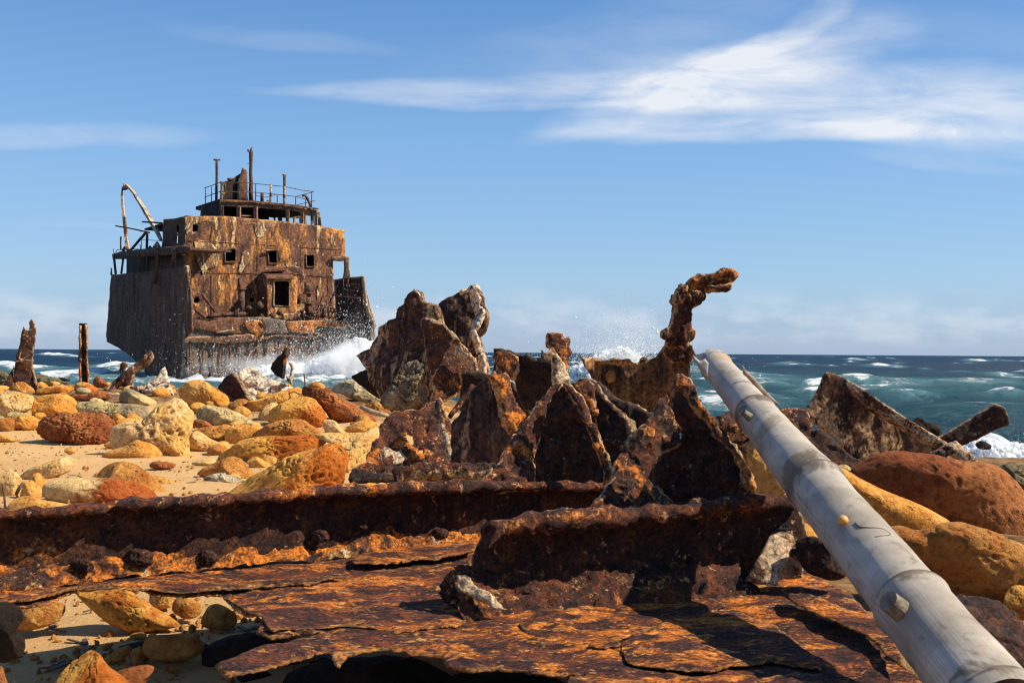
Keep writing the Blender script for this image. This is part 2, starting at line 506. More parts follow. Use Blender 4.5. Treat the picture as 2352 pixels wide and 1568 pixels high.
# ------------------------------------------------------------------ materials
def new_mat(name):
    m = bpy.data.materials.new(name); m.use_nodes = True
    m.node_tree.nodes.clear()
    k = NT(m.node_tree)
    b = k.n('ShaderNodeBsdfPrincipled'); o = k.n('ShaderNodeOutputMaterial')
    m.node_tree.links.new(b.outputs[0], o.inputs[0])
    return m, k, b
def rust(name, dark=(.016, .008, .007), mid=(.065, .030, .022), warm=(.19, .075, .028), orange=(.46, .17, .03), pale=(.66, .50, .29),
         o_amt=.42, p_amt=.34, scale=22, stretch=(1, 1, 1), rot=(0, 0, 0), bump=.9, bd=.02, edge=.55, rough=.88, fleck=.36, grit=1.0):
    m, k, b = new_mat(name)
    obj = k.n('ShaderNodeTexCoord').outputs['Object']
    v = k.mapping(obj, scale=stretch, rot=rot)
    nA = k.noise(v, scale, 14, .74, .3)
    c = k.ramp(nA, [(.36, dark), (.47, mid), (.55, tuple((a + b_) / 2 for a, b_ in zip(mid, warm))), (.64, warm)])
    nL = k.noise(k.mapping(v, loc=(1.3, 6.1, 3.2)), scale * .22, 5, .6, .4)
    nB = k.noise(k.mapping(v, loc=(3.1, 1.7, 8.2)), scale * .55, 13, .73, .7)
    ob = k.m('ADD', nB, k.m('MULTIPLY', k.m('SUBTRACT', nL, .5), .55))
    c = k.mix(k.m('MULTIPLY', k.step(ob, .98 - o_amt, 1.07 - o_amt), .9), c, orange)
    nE = k.noise(k.mapping(v, loc=(9.3, 4.1, .6)), scale * 1.5, 10, .72, .5)
    c = k.mix(k.m('MULTIPLY', k.step(nE, .53, .60), .8), c, dark)
    nC = k.noise(k.mapping(v, loc=(7.7, 5.2, 2.4)), scale * .8, 13, .74, .6)
    pb = k.m('ADD', nC, k.m('MULTIPLY', k.m('SUBTRACT', k.noise(k.mapping(v, loc=(4.4, .2, 9.9)), scale * .25, 4, .6), .5), .5))
    fp = k.step(pb, .99 - p_amt, 1.05 - p_amt)
    nG = k.noise(k.mapping(v, loc=(2.2, 8.8, 5.5)), scale * 3.2, 6, .7, .4)
    fl = k.step(k.m('ADD', nG, k.m('MULTIPLY', k.m('SUBTRACT', nB, .5), .5)), 1.0 - fleck, 1.08 - fleck)
    ea = k.attr('edge')
    fe = k.m('MULTIPLY', k.step(k.m('MULTIPLY', ea, k.m('ADD', k.m('MULTIPLY', k.m('SUBTRACT', nC, .5), 3.0), .5)), .26, .48), edge)
    pc = k.mix(nG, tuple(.75 * p for p in pale), tuple(.5 * p + .5 * o_ for p, o_ in zip(pale, orange)))
    c = k.mix(k.m('MULTIPLY', fl, .85), c, tuple(.45 * p + .55 * o_ for p, o_ in zip(pale, orange)))
    c = k.mix(k.m('MAXIMUM', fp, fe), c, pc)
    nF = k.noise(obj, scale * 7, 6, .75)
    c = k.mix(grit, c, k.ramp(nF, [(.38, (.16, .14, .13)), (.49, (.85, .84, .83)), (.60, (1.6, 1.5, 1.4))]), 'MULTIPLY')
    k.put(b.inputs['Base Color'], c)
    b.inputs['Roughness'].default_value = rough
    b.inputs['Specular IOR Level'].default_value = .3
    h = k.m('ADD', k.m('MULTIPLY', nA, .9), k.m('MULTIPLY', nF, .30))
    h = k.m('ADD', h, k.m('MULTIPLY', nE, .5))
    h = k.m('ADD', h, k.m('MULTIPLY', fp, .10))
    k.put(b.inputs['Normal'], k.bump(h, bump, bd))
    return m
def rock(name, A, B, C=(.12, .06, .03), scale=4.0, c_amt=.30, pit=26, pit_str=.9, bump=.9, bd=.05):
    m, k, b = new_mat(name)
    obj = k.n('ShaderNodeTexCoord').outputs['Object']
    n1 = k.noise(obj, scale, 14, .70, .3)
    t = k.m('ADD', k.attr('tint'), k.m('MULTIPLY', k.m('SUBTRACT', n1, .5), 1.6))
    c = k.mix(k.step(t, .25, .8), A, B)
    n2 = k.noise(k.mapping(obj, loc=(4.2, 8.8, 1.1)), scale * 1.6, 12, .74, .6)
    c = k.mix(k.m('MULTIPLY', k.step(n2, 1 - c_amt - .08, 1.02 - c_amt + .06), .8), c, C)
    n3 = k.noise(obj, scale * 13, 8, .76)
    c = k.mix(1.0, c, k.ramp(n3, [(.36, (.55, .47, .38)), (.48, (.94, .93, .91)), (.62, (1.22, 1.22, 1.2))]), 'MULTIPLY')
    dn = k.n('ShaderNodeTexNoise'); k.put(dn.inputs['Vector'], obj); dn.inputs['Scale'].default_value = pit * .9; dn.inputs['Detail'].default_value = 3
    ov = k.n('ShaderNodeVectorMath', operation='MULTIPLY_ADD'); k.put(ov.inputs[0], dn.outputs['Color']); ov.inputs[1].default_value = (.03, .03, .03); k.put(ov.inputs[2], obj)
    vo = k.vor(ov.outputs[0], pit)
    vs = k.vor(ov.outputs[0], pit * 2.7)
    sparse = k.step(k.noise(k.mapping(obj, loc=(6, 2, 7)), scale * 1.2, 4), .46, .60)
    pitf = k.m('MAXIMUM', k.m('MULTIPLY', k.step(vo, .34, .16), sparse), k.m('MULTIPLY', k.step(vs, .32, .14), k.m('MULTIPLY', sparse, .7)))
    c = k.mix(k.m('MULTIPLY', k.m('MAXIMUM', pitf, k.attr('pit')), .5), c, tuple(x * .5 for x in C))  # shade inside the pits put into the colour
    k.put(b.inputs['Base Color'], c)
    b.inputs['Roughness'].default_value = .92
    b.inputs['Specular IOR Level'].default_value = .2
    h = k.m('ADD', k.m('MULTIPLY', n1, .7), k.m('MULTIPLY', n3, .38))
    h = k.m('SUBTRACT', h, k.m('MULTIPLY', pitf, pit_str * .22))
    k.put(b.inputs['Normal'], k.bump(h, bump, bd))
    return m
def plain(name, c, rough=.85, c2=None, scale=30, bump=.3, bd=.01):
    m, k, b = new_mat(name)
    obj = k.n('ShaderNodeTexCoord').outputs['Object']
    n = k.noise(obj, scale, 8, .65)
    k.put(b.inputs['Base Color'], k.mix(k.step(n, .35, .65), c, c2 or tuple(x * .6 for x in c)))
    b.inputs['Roughness'].default_value = rough
    k.put(b.inputs['Normal'], k.bump(n, bump, bd))
    return m
M = {}
M['crust'] = rust('rust_crust', scale=17, o_amt=.395, p_amt=.35, edge=.85, mid=(.060, .022, .015), warm=(.19, .052, .013), orange=(.54, .155, .016), pale=(.78, .54, .28), fleck=.42)
M['dark'] = rust('rust_dark', scale=16, o_amt=.37, p_amt=.34, edge=.6, fleck=.38, mid=(.048, .020, .014), warm=(.12, .042, .014), orange=(.42, .14, .02))
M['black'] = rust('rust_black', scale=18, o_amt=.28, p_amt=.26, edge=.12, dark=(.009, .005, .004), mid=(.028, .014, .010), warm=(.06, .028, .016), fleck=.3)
M['plate'] = rust('rust_sheet', scale=20, o_amt=.468, p_amt=.385, stretch=(.75, 1.25, 1), rot=(0, 0, R(10)), dark=(.014, .006, .005), mid=(.068, .023, .017), warm=(.23, .058, .014), orange=(.60, .172, .016), pale=(.84, .47, .14), edge=.3, fleck=.435)
M['salt'] = rust('rust_salted', scale=11, o_amt=.42, p_amt=.50, pale=(.68, .56, .39))
M['mottle'] = rust('rust_mottled', scale=6, o_amt=.37, p_amt=.495, stretch=(1.9, 1.9, .42), pale=(.42, .30, .19), warm=(.12, .06, .035), edge=.7, bd=.035)
M['mottle_flat'] = rust('rust_mottled_flat', scale=7, o_amt=.34, p_amt=.50, stretch=(1.2, 1.2, .7), pale=(.60, .40, .21), warm=(.16, .07, .03), mid=(.06, .026, .016), edge=.6, bump=.4, bd=.012)
M['saltwhite'] = rust('rust_white_crust', scale=5.5, o_amt=.36, p_amt=.57, pale=(.86, .78, .62), edge=.5, bd=.03)
M['tan'] = rust('rust_tan', scale=9, o_amt=.42, p_amt=.30, mid=(.13, .062, .026), warm=(.25, .12, .04), dark=(.04, .02, .012), stretch=(1.4, 1.4, .4), bump=.6)
M['tip'] = rust('rust_bright', scale=15, o_amt=.52, p_amt=.42, orange=(.60, .185, .02), warm=(.26, .07, .016), edge=.6)
M['tipwhite'] = rust('salt_crust', scale=12, o_amt=.34, p_amt=.74, pale=(.80, .72, .58), edge=.3)
SH = dict(grit=.7, fleck=.34)
M['hull'] = rust('hull_side_rust', scale=.9, o_amt=.24, p_amt=.27, dark=(.05, .026, .018), mid=(.125, .052, .027), warm=(.21, .088, .04), orange=(.26, .13, .06), pale=(.34, .25, .18), stretch=(1.5, 1.5, .55), bump=.45, bd=.15, edge=.2, **SH)
M['wall'] = rust('bulkhead_rust', scale=1.1, o_amt=.475, p_amt=.40, dark=(.045, .022, .016), mid=(.13, .058, .038), warm=(.26, .11, .045), orange=(.60, .25, .055), pale=(.76, .54, .26), stretch=(1.6, 1.6, .5), bump=.7, bd=.15, edge=.3, **SH)
M['paint'] = rust('old_paint', scale=1.6, o_amt=.44, p_amt=.53, dark=(.06, .032, .024), mid=(.18, .09, .055), warm=(.3, .15, .07), orange=(.55, .26, .08), pale=(.70, .56, .33), stretch=(1.5, 1.5, .5), bump=.7, bd=.12, edge=.2, **SH)
M['ship'] = rust('ship_metal', scale=2.2, o_amt=.43, p_amt=.37, dark=(.04, .022, .018), mid=(.12, .06, .042), warm=(.23, .10, .05), orange=(.45, .18, .05), pale=(.55, .4, .24), bump=.6, bd=.08, **SH)
M['pipe'] = rust('ship_pipe', scale=2.5, o_amt=.38, p_amt=.36, dark=(.035, .02, .016), mid=(.10, .05, .036), warm=(.2, .09, .045), bump=.5, bd=.05, **SH)
M['arch'] = rust('davit_paint', scale=1.6, o_amt=.40, p_amt=.58, pale=(.66, .55, .38), bump=.3, bd=.03, **SH)
M['hold'] = rust('hold_steel', scale=1.2, o_amt=.33, p_amt=.28, dark=(.05, .04, .032), mid=(.12, .095, .075), warm=(.19, .125, .085), orange=(.3, .14, .06), pale=(.3, .27, .22), stretch=(1, 1, .6), bump=.4, bd=.08, **SH)
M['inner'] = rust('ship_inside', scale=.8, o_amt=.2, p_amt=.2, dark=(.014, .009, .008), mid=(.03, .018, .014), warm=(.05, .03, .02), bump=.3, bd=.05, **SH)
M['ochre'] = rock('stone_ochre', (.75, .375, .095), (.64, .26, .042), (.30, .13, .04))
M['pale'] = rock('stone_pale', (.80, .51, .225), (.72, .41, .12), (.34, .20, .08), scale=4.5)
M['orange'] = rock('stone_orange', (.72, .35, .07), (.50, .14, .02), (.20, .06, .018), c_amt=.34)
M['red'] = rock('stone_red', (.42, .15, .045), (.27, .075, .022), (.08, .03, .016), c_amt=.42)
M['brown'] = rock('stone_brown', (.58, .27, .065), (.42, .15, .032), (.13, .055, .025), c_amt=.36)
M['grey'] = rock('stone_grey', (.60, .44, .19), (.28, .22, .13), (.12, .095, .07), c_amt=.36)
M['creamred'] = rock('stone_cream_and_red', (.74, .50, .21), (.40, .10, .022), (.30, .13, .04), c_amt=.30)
M['crusted'] = rock('stone_shaded_barnacles', (.34, .27, .18), (.20, .15, .10), (.02, .014, .01), scale=7, c_amt=.47)  # darker barnacled stone, the boulder's shade put into its colours
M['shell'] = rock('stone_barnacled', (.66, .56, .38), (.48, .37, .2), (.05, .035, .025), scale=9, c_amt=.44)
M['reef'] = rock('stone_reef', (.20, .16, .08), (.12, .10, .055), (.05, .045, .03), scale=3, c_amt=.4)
M['wet'] = rock('stone_wet_and_shade', (.034, .022, .015), (.022, .015, .010), (.012, .008, .006), scale=5)  # wet reef rock, and near-black stones standing in for shade

def sand_mat():
    m, k, b = new_mat('sand')
    obj = k.n('ShaderNodeTexCoord').outputs['Object']
    n1 = k.noise(obj, 1.3, 8, .6); n2 = k.noise(obj, 42, 7, .78); n3 = k.noise(obj, 240, 3, .7)
    c = k.mix(k.step(n1, .35, .65), (.79, .48, .21), (.71, .42, .17))
    sx = k.n('ShaderNodeSeparateXYZ'); k.put(sx.inputs[0], obj)
    rub = k.m('MAXIMUM', k.step(sx.outputs[0], .3, 1.0), k.step(k.m('ADD', sx.outputs[1], k.m('MULTIPLY', k.m('SUBTRACT', n1, .5), 5)), 9.0, 10.2))
    c = k.mix(rub, c, k.ramp(k.noise(obj, 9, 8, .75), [(.35, (.05, .03, .018)), (.5, (.25, .13, .05)), (.65, (.5, .32, .14))]))
    c = k.mix(k.step(n2, .57, .64), c, (.42, .25, .11))
    c = k.mix(k.m('MULTIPLY', k.step(n3, .63, .70), .8), c, (.26, .15, .08))
    k.put(b.inputs['Base Color'], c)
    b.inputs['Roughness'].default_value = .95; b.inputs['Specular IOR Level'].default_value = .15
    h = k.m('ADD', k.m('MULTIPLY', n2, .6), k.m('MULTIPLY', n3, .35))
    k.put(b.inputs['Normal'], k.bump(h, .9, .035))
    return m
M['sand'] = sand_mat()
def foam_mat():
    m, k, b = new_mat('sea_foam')
    obj = k.n('ShaderNodeTexCoord').outputs['Object']
    n = k.noise(obj, 4, 6, .6)
    k.put(b.inputs['Base Color'], k.mix(n, (.97, .97, .97), (.99, .99, .99)))
    b.inputs['Roughness'].default_value = .8
    tr = k.n('ShaderNodeBsdfTranslucent'); tr.inputs[0].default_value = (.98, .98, .97, 1)
    mx = k.n('ShaderNodeMixShader'); mx.inputs[0].default_value = .5
    out = [q for q in k.t.nodes if q.type == 'OUTPUT_MATERIAL'][0]
    k.t.links.new(b.outputs[0], mx.inputs[1]); k.t.links.new(tr.outputs[0], mx.inputs[2]); k.t.links.new(mx.outputs[0], out.inputs[0])
    return m
M['foam'] = foam_mat()
def water_mat():
    m, k, b = new_mat('sea_water')
    obj = k.n('ShaderNodeTexCoord').outputs['Object']
    sp = k.n('ShaderNodeSeparateXYZ'); k.put(sp.inputs[0], obj)
    near = k.step(k.m('ADD', sp.outputs[1], k.m('MULTIPLY', k.m('SUBTRACT', k.noise(obj, .03, 4), .5), 60)), 150, 25)
    big = k.noise(k.mapping(obj, scale=(.6, 1.2, 1)), .07, 5, .55)
    c = k.mix(near, (.008, .033, .072), (.011, .066, .090))
    c = k.mix(k.m('MULTIPLY', k.step(big, .5, .7), near), c, (.03, .15, .15))
    w = k.mapping(obj, scale=(.7, 1.5, 1), rot=(0, 0, R(14)))
    n1 = k.noise(w, .55, 9, .62, .3)
    n2 = k.noise(w, .16, 8, .6, .2)
    caps = k.m('MULTIPLY', k.step(k.noise(k.mapping(w, loc=(5, 3, 0), scale=(.8, 1.6, 1)), .085, 9, .66, .4), .655, .70), k.step(n1, .47, .6))
    fo = k.attr('foam')
    lace = k.noise(obj, 1.1, 9, .72, 1.2)
    ff = k.step(k.m('ADD', fo, k.m('MULTIPLY', k.m('SUBTRACT', lace, .5), 1.3)), .47, .64)
    ff = k.m('MULTIPLY', ff, k.step(fo, .02, .15))
    ff = k.m('MAXIMUM', ff, k.m('MULTIPLY', caps, .8))
    milky = k.m('MULTIPLY', k.step(fo, .03, .5), .55)
    c = k.mix(milky, c, (.16, .34, .36))
    c = k.mix(ff, c, (.86, .89, .91))
    k.put(b.inputs['Base Color'], c)
    b.inputs['Roughness'].default_value = 1.0
    b.inputs['Specular IOR Level'].default_value = 0.0
    h = k.m('ADD', k.m('MULTIPLY', n1, 1.0), k.m('MULTIPLY', n2, 2.2))
    h = k.m('ADD', h, k.m('MULTIPLY', k.noise(w, 2.4, 5, .6), .28))
    h = k.m('ADD', h, k.m('MULTIPLY', ff, .12))
    nb = k.bump(h, 1.0, 1.1)
    k.put(b.inputs['Normal'], nb)
    gl = k.n('ShaderNodeBsdfGlossy'); gl.inputs['Roughness'].default_value = .18; k.put(gl.inputs['Normal'], nb)
    fr = k.n('ShaderNodeFresnel'); fr.inputs[0].default_value = 1.33; k.put(fr.inputs[1], nb)
    mx = k.n('ShaderNodeMixShader')
    k.put(mx.inputs[0], k.m('MULTIPLY', k.m('MINIMUM', fr.outputs[0], .16), k.m('SUBTRACT', 1.0, ff)))
    out = [q for q in k.t.nodes if q.type == 'OUTPUT_MATERIAL'][0]
    k.t.links.new(b.outputs[0], mx.inputs[1]); k.t.links.new(gl.outputs[0], mx.inputs[2]); k.t.links.new(mx.outputs[0], out.inputs[0])
    return m
M['water'] = water_mat()
def bamboo_mat():
    m, k, b = new_mat('bamboo')
    obj = k.n('ShaderNodeTexCoord').outputs['Object']
    al = k.attr('along'); ar = k.attr('around')
    cv = k.n('ShaderNodeCombineXYZ'); k.put(cv.inputs[0], k.m('MULTIPLY', ar, 4.0)); k.put(cv.inputs[1], k.m('MULTIPLY', al, .9))
    fib = k.noise(k.mapping(cv.outputs[0], scale=(9, 1, 1)), 3.0, 8, .7)
    n1 = k.noise(obj, 7, 8, .62, .4)
    c = k.mix(k.step(n1, .34, .68), (.50, .435, .36), (.30, .25, .195))
    c = k.mix(k.m('MULTIPLY', k.step(fib, .48, .62), .5), c, (.22, .17, .125))
    n2 = k.noise(k.mapping(obj, loc=(2, 5, 1)), 11, 9, .68, .8)
    nod = k.attr('node')
    st = k.step(k.m('ADD', nod, k.m('MULTIPLY', k.m('SUBTRACT', n2, .5), 2.2)), .45, .75)
    c = k.mix(k.m('MULTIPLY', st, .85), c, (.085, .062, .042))
    c = k.mix(k.m('MULTIPLY', k.step(n2, .54, .63), .62), c, (.20, .145, .085))
    n4 = k.noise(k.mapping(obj, loc=(1, 9, 4)), 26, 10, .75, 1.0)
    c = k.mix(k.m('MULTIPLY', k.step(n4, .57, .66), .6), c, (.17, .115, .065))
    yel = k.step(k.noise(k.mapping(obj, loc=(8, 1, 3)), 6, 5, .6), .60, .72)
    c = k.mix(k.m('MULTIPLY', yel, .55), c, (.40, .22, .07))
    k.put(b.inputs['Base Color'], c)
    b.inputs['Roughness'].default_value = .62; b.inputs['Specular IOR Level'].default_value = .3
    h = k.m('ADD', k.m('MULTIPLY', fib, .6), k.m('MULTIPLY', n2, .4))
    k.put(b.inputs['Normal'], k.bump(h, .35, .004))
    return m
M['bamboo'] = bamboo_mat()
M['wood'] = plain('driftwood', (.42, .30, .2), .8, (.2, .13, .08), 40)
M['twig'] = plain('twig_bark', (.12, .075, .05), .85, (.06, .04, .03), 40)
M['snail'] = plain('snail_shell', (.75, .36, .08), .45, (.6, .25, .05), 60, .1)
M['knot'] = plain('bamboo_stub', (.26, .20, .13), .85, (.09, .065, .045), 60, .6)

# ------------------------------------------------------------------ beach and sea
def build_ground():
    nr, nc = 430, 430
    Y = np.concatenate([np.linspace(-6, .9, 26), np.geomspace(1.0, 27, nr - 26)])
    u = np.linspace(-1, 1, nc)
    YY, UU = np.meshgrid(Y, u, indexing='ij')
    XX = UU * (2.6 + .95 * np.maximum(YY, 0))
    P = np.c_[XX.ravel(), YY.ravel(), np.zeros(XX.size)]
    Z = ground_z(P[:, 0], P[:, 1])
    Z = Z + .035 * fbm(P, .9, 4, 3) + .010 * fbm(P, 7, 3, 5) + .05 * np.maximum(0, fbm(P, 1.6, 3, 15)) * sstep(P[:, 1], 9, 11)
    P[:, 2] = Z
    i = np.arange((nr - 1) * (nc - 1)); r, c = i // (nc - 1), i % (nc - 1)
    a = r * nc + c
    Fc = np.c_[a, a + 1, a + nc + 1, a + nc]
    tag(mk('beach', P, Fc, M['sand'], origin=np.zeros(3)), kind='structure')
build_ground()
SEA = -0.75
# breakers on the water: start pixel, end pixel, crest height, width (m), foam
BREAK_RND = random.Random(8)
BREAK = [((100, 815), (165, 817), .75, 5, .9), ((165, 818), (185, 819), .4, 4, .7), ((0, 843), (62, 848), .55, 3.2, .9), ((60, 853), (250, 851), .32, 2.4, .8), ((210, 846), (270, 850), .5, 2.5, .8),
         ((140, 872), (210, 862), .55, 2.4, 1.0), ((210, 862), (340, 845), .42, 2.6, .6), ((185, 874), (330, 868), .3, 2.5, .45), ((255, 811), (268, 811), .6, 4, .8), ((300, 815), (316, 815), .5, 4, .5),
         ((1690, 862), (1760, 858), .3, 3, .6), ((1745, 877), (1800, 872), .28, 2, .55), ((1830, 838), (1880, 843), .45, 5, .7), ((1960, 824), (2000, 827), .5, 6, .6), ((2010, 838), (2080, 840), .45, 5, .75),
         ((2230, 826), (2270, 830), .5, 6, .7), ((2290, 828), (2340, 830), .5, 6, .7), ((2020, 875), (2060, 880), .25, 3, .5), ((2215, 882), (2260, 879), .25, 2.6, .5), ((1600, 840), (1700, 850), .25, 3, .5), ((1560, 905), (1660, 930), .2, 2, .6), ((1130, 845), (1180, 850), .35, 3, .6)]
for _ in range(170):
    y_ = 818 + 95 * BREAK_RND.random() ** 2.2; x_ = BREAK_RND.uniform(1100, 2400); l_ = BREAK_RND.uniform(3, 13) * (1 + (y_ - 818) / 60)
    BREAK.append(((x_, y_), (x_ + l_, y_ + BREAK_RND.uniform(-1.2, 1.2)), BREAK_RND.uniform(.12, .3), min(2.6, 40 / (y_ - 806) + .5), BREAK_RND.uniform(.45, .9)))
BREAK = [(a, (a[0] + (b[0] - a[0]) * (.45 if a[0] > 1000 and a[1] < 850 else 1), b[1]), h * .9, w * (.6 if a[0] < 400 else .45 if a[1] < 850 else .8), f) for a, b, h, w, f in BREAK]
def build_sea():
    nr, nc = 620, 520
    d = np.geomspace(4.0, 9000, nr)
    an = np.linspace(R(-62), R(62), nc)
    DD, AA = np.meshgrid(d, an, indexing='ij')
    X = (DD * np.sin(AA)).ravel(); Y = (DD * np.cos(AA)).ravel()
    dist = DD.ravel()
    Z = np.zeros_like(X)
    rng = np.random.RandomState(4)
    sp = dist * .0124
    warp = np.c_[X, Y, 0 * X]
    wx = 6 * fbm(warp, .03, 2, 3); 
    for lam, amp, cnt in ((26, .16, 4), (13, .11, 6), (7, .065, 6), (3.6, .035, 6), (1.9, .018, 6)):
        fade = sstep(lam / np.maximum(sp, 1e-3), 2.2, 5.0)
        for q in range(cnt):
            th = R(80 + rng.uniform(-38, 38)); k_ = 2 * np.pi / (lam * rng.uniform(.75, 1.3)); ph = rng.uniform(0, 6.28)
            s = np.sin(k_ * (np.cos(th) * X + np.sin(th) * Y + wx) + ph)
            Z += fade * amp * .6 * (np.abs(.5 * s + .5) ** 1.6 * 2 - 1)
    foam = np.zeros_like(X)
    sea = flat_map(SEA)
    for (a, b, hgt, wid, fo) in BREAK:
        A = pt(sea, *a); B = pt(sea, *b)
        ab = (B - A)[:2]; L2 = ab @ ab
        sel = np.where(np.hypot(X - (A[0] + B[0]) / 2, Y - (A[1] + B[1]) / 2) < math.sqrt(L2) / 2 + 5 * wid + 3)[0]
        if not len(sel): continue
        x_, y_ = X[sel], Y[sel]; q_ = np.c_[x_, y_, 0 * x_]
        t = np.clip(((x_ - A[0]) * ab[0] + (y_ - A[1]) * ab[1]) / L2, 0, 1)
        px, py = A[0] + t * ab[0], A[1] + t * ab[1]
        wob = wid * .8 * fbm(q_, .25, 2, 8)
        dd = np.hypot((x_ - px), (y_ - py) * .75 + wob)
        g = np.exp(-(dd / wid) ** 2)
        Z[sel] += hgt * g * (.7 + .5 * fbm(q_, .5, 3, 2))
        back = np.exp(-(dd / (wid * 1.8)) ** 2)
        foam[sel] = np.maximum(foam[sel], fo * np.maximum(g, .55 * back))
    # white water around the wreck and along the rocks
    for (px, py, rad, fo) in ((640, 880, 11, .95), (800, 868, 12, 1.0), (480, 884, 7, .55), (1420, 850, 9, .9), (1370, 878, 5, .7), (2290, 1055, 3.2, 1.0), (2370, 1075, 4, 1.0), (400, 882, 6, .5)):
        A = pt(sea, px, py)
        sel = np.where(np.hypot(X - A[0], Y - A[1]) < 3 * rad)[0]
        x_, y_ = X[sel], Y[sel]
        dd = np.hypot(x_ - A[0], y_ - A[1])
        foam[sel] = np.maximum(foam[sel], fo * np.exp(-(dd / rad) ** 2))
        Z[sel] += .35 * fo * np.exp(-(dd / rad) ** 2) * (.5 + fbm(np.c_[x_, y_, 0 * x_], .8, 3, 12))
    V = np.c_[X, Y, SEA + Z * sstep(dist, 4, 12)]
    i = np.arange((nr - 1) * (nc - 1)); r, c = i // (nc - 1), i % (nc - 1)
    a = r * nc + c
    tag(mk('sea', V, np.c_[a, a + 1, a + nc + 1, a + nc], M['water'], None, {'foam': foam}, origin=np.array([0, 0, SEA])), kind='structure')
build_sea()

def spray(name, centers, label, cat, seed):
    """foam lumps, drops and fine mist thrown up by a wave: centers = (px,py,Y, sx,sz,sy, lumps, drops, mist, up)"""
    rng = np.random.RandomState(seed)
    U0, F0 = ico(1); U1, F1 = ico(2)
    U2 = np.array([(1, 0, 0), (-1, 0, 0), (0, 1, 0), (0, -1, 0), (0, 0, 1), (0, 0, -1)], float)
    F2 = np.array([(0, 2, 4), (2, 1, 4), (1, 3, 4), (3, 0, 4), (2, 0, 5), (1, 2, 5), (3, 1, 5), (0, 3, 5)])
    V = []; Fc = []; o = 0
    for (px, py, Y, sx, sz, sy, lumps, drops, mist, r0, up) in centers:
        c = at(np.array([px]), np.array([py]), np.array([Y]))[0]
        for n, kind in ((lumps, 0), (drops, 1), (mist, 2)):
            if n == 0: continue
            g = rng.normal(0, 1, (n, 3))
            if kind == 0:
                g = g / np.linalg.norm(g, axis=1)[:, None] * rng.uniform(0, 1, (n, 1)) ** .4
                p = c + g * (sx, sy, sz); s = r0 * rng.uniform(.35, 1.2, n); U, F_ = U1, F1
            else:
                lift = np.abs(rng.normal(0, 1, n)) ** 1.3
                p = c + np.c_[g[:, 0] * sx * (1.0 + .1 * kind), g[:, 1] * sy * 1.2, (g[:, 2] * .55 + lift * up) * sz]
                s = r0 * (rng.gamma(2.0, .05, n) if kind == 1 else rng.uniform(.06, .16, n)); U, F_ = U2, F2
            st = rng.uniform(.6, 1.5, (n, 3))
            vv = p[:, None] + U[None] * (s[:, None] * st)[:, None]
            V.append(vv.reshape(-1, 3))
            Fc.append((F_[None] + (o + np.arange(n) * len(U))[:, None, None]).reshape(-1, 3)); o += n * len(U)
    V = np.concatenate(V); Fc = np.concatenate(Fc)
    rr_ = max(c[4] for c in [q[:10] for q in centers]) * .25
    V = V + rr_ * np.c_[fbm(V, 1.6 / rr_ * .25, 3, 1), fbm(V, 1.6 / rr_ * .25, 3, 2), fbm(V, 1.6 / rr_ * .25, 3, 3)]
    return tag(mk(name, V, Fc, M['foam'], smooth=True), label, cat, kind='stuff')
spray('wave_spray', [(700, 880, 47, 3.0, .9, 1.2, 5000, 500, 2500, .11, 1.0), (770, 858, 47, 1.6, .9, .9, 3500, 600, 2500, .10, .9), (836, 834, 47, 1.0, 1.1, .8, 4500, 500, 2500, .10, .9),
                     (800, 872, 47, 2.4, 1.0, 1.0, 4500, 600, 1500, .12, 1.0), (620, 874, 48, 1.6, .5, .8, 2500, 400, 1500, .11, 1.0), (520, 888, 50, 2.8, .2, .8, 300, 100, 800, .08, 1.2), (800, 800, 49, .8, .6, .6, 0, 300, 1500, .09, .8), (690, 866, 48, 2.8, .4, .6, 0, 300, 1500, .07, 1.0)],
      'white burst of wave spray breaking against the wrecked ship', 'sea spray', 11)
spray('wave_spray', [(1425, 826, 33, .7, .45, .6, 350, 1500, 6000, .06, 1.0), (1400, 850, 33, 1.3, .5, .8, 700, 900, 3500, .06, .8), (1350, 870, 31, .5, .45, .5, 700, 250, 800, .075, .7), (1460, 815, 33, .7, .45, .5, 0, 500, 2000, .09, 1.0)],
      'small burst of spray rising behind the hooked steel remnant', 'sea spray', 12)
spray('wave_spray', [(2275, 1040, 14.5, .38, .12, .4, 1800, 160, 500, .03, .5), (2330, 1045, 14.5, .4, .17, .4, 2000, 120, 500, .03, .4), (2390, 1060, 14.2, .4, .2, .4, 1600, 60, 300, .03, .4), (2250, 1022, 14.6, .15, .06, .2, 200, 60, 100, .03, 1)],
      'white surf washing over reef rocks beyond the red boulder', 'sea spray', 13)

def mist_mat(name, dens):
    m = bpy.data.materials.new(name); m.use_nodes = True; m.node_tree.nodes.clear()
    k = NT(m.node_tree)
    g = k.n('ShaderNodeTexCoord').outputs['Generated']
    vm = k.n('ShaderNodeVectorMath', operation='MULTIPLY_ADD'); k.put(vm.inputs[0], g); vm.inputs[1].default_value = (2, 2, 2); vm.inputs[2].default_value = (-1, -1, -1)
    ln = k.n('ShaderNodeVectorMath', operation='LENGTH'); k.put(ln.inputs[0], vm.outputs[0])
    nz = k.noise(k.n('ShaderNodeTexCoord').outputs['Object'], .9, 5, .62, .6)
    f = k.step(k.m('ADD', ln.outputs['Value'], k.m('MULTIPLY', k.m('SUBTRACT', nz, .5), 2.4)), .95, .2)
    v = k.n('ShaderNodeVolumePrincipled'); v.inputs['Color'].default_value = (.995, .995, .995, 1); v.inputs['Anisotropy'].default_value = .2
    k.put(v.inputs['Density'], k.m('MULTIPLY', f, dens))
    o = k.n('ShaderNodeOutputMaterial'); k.t.links.new(v.outputs[0], o.inputs['Volume'])
    return m
M['mist'] = mist_mat('spray_mist', .55); M['mist_thick'] = mist_mat('spray_mist_thick', 3.2)
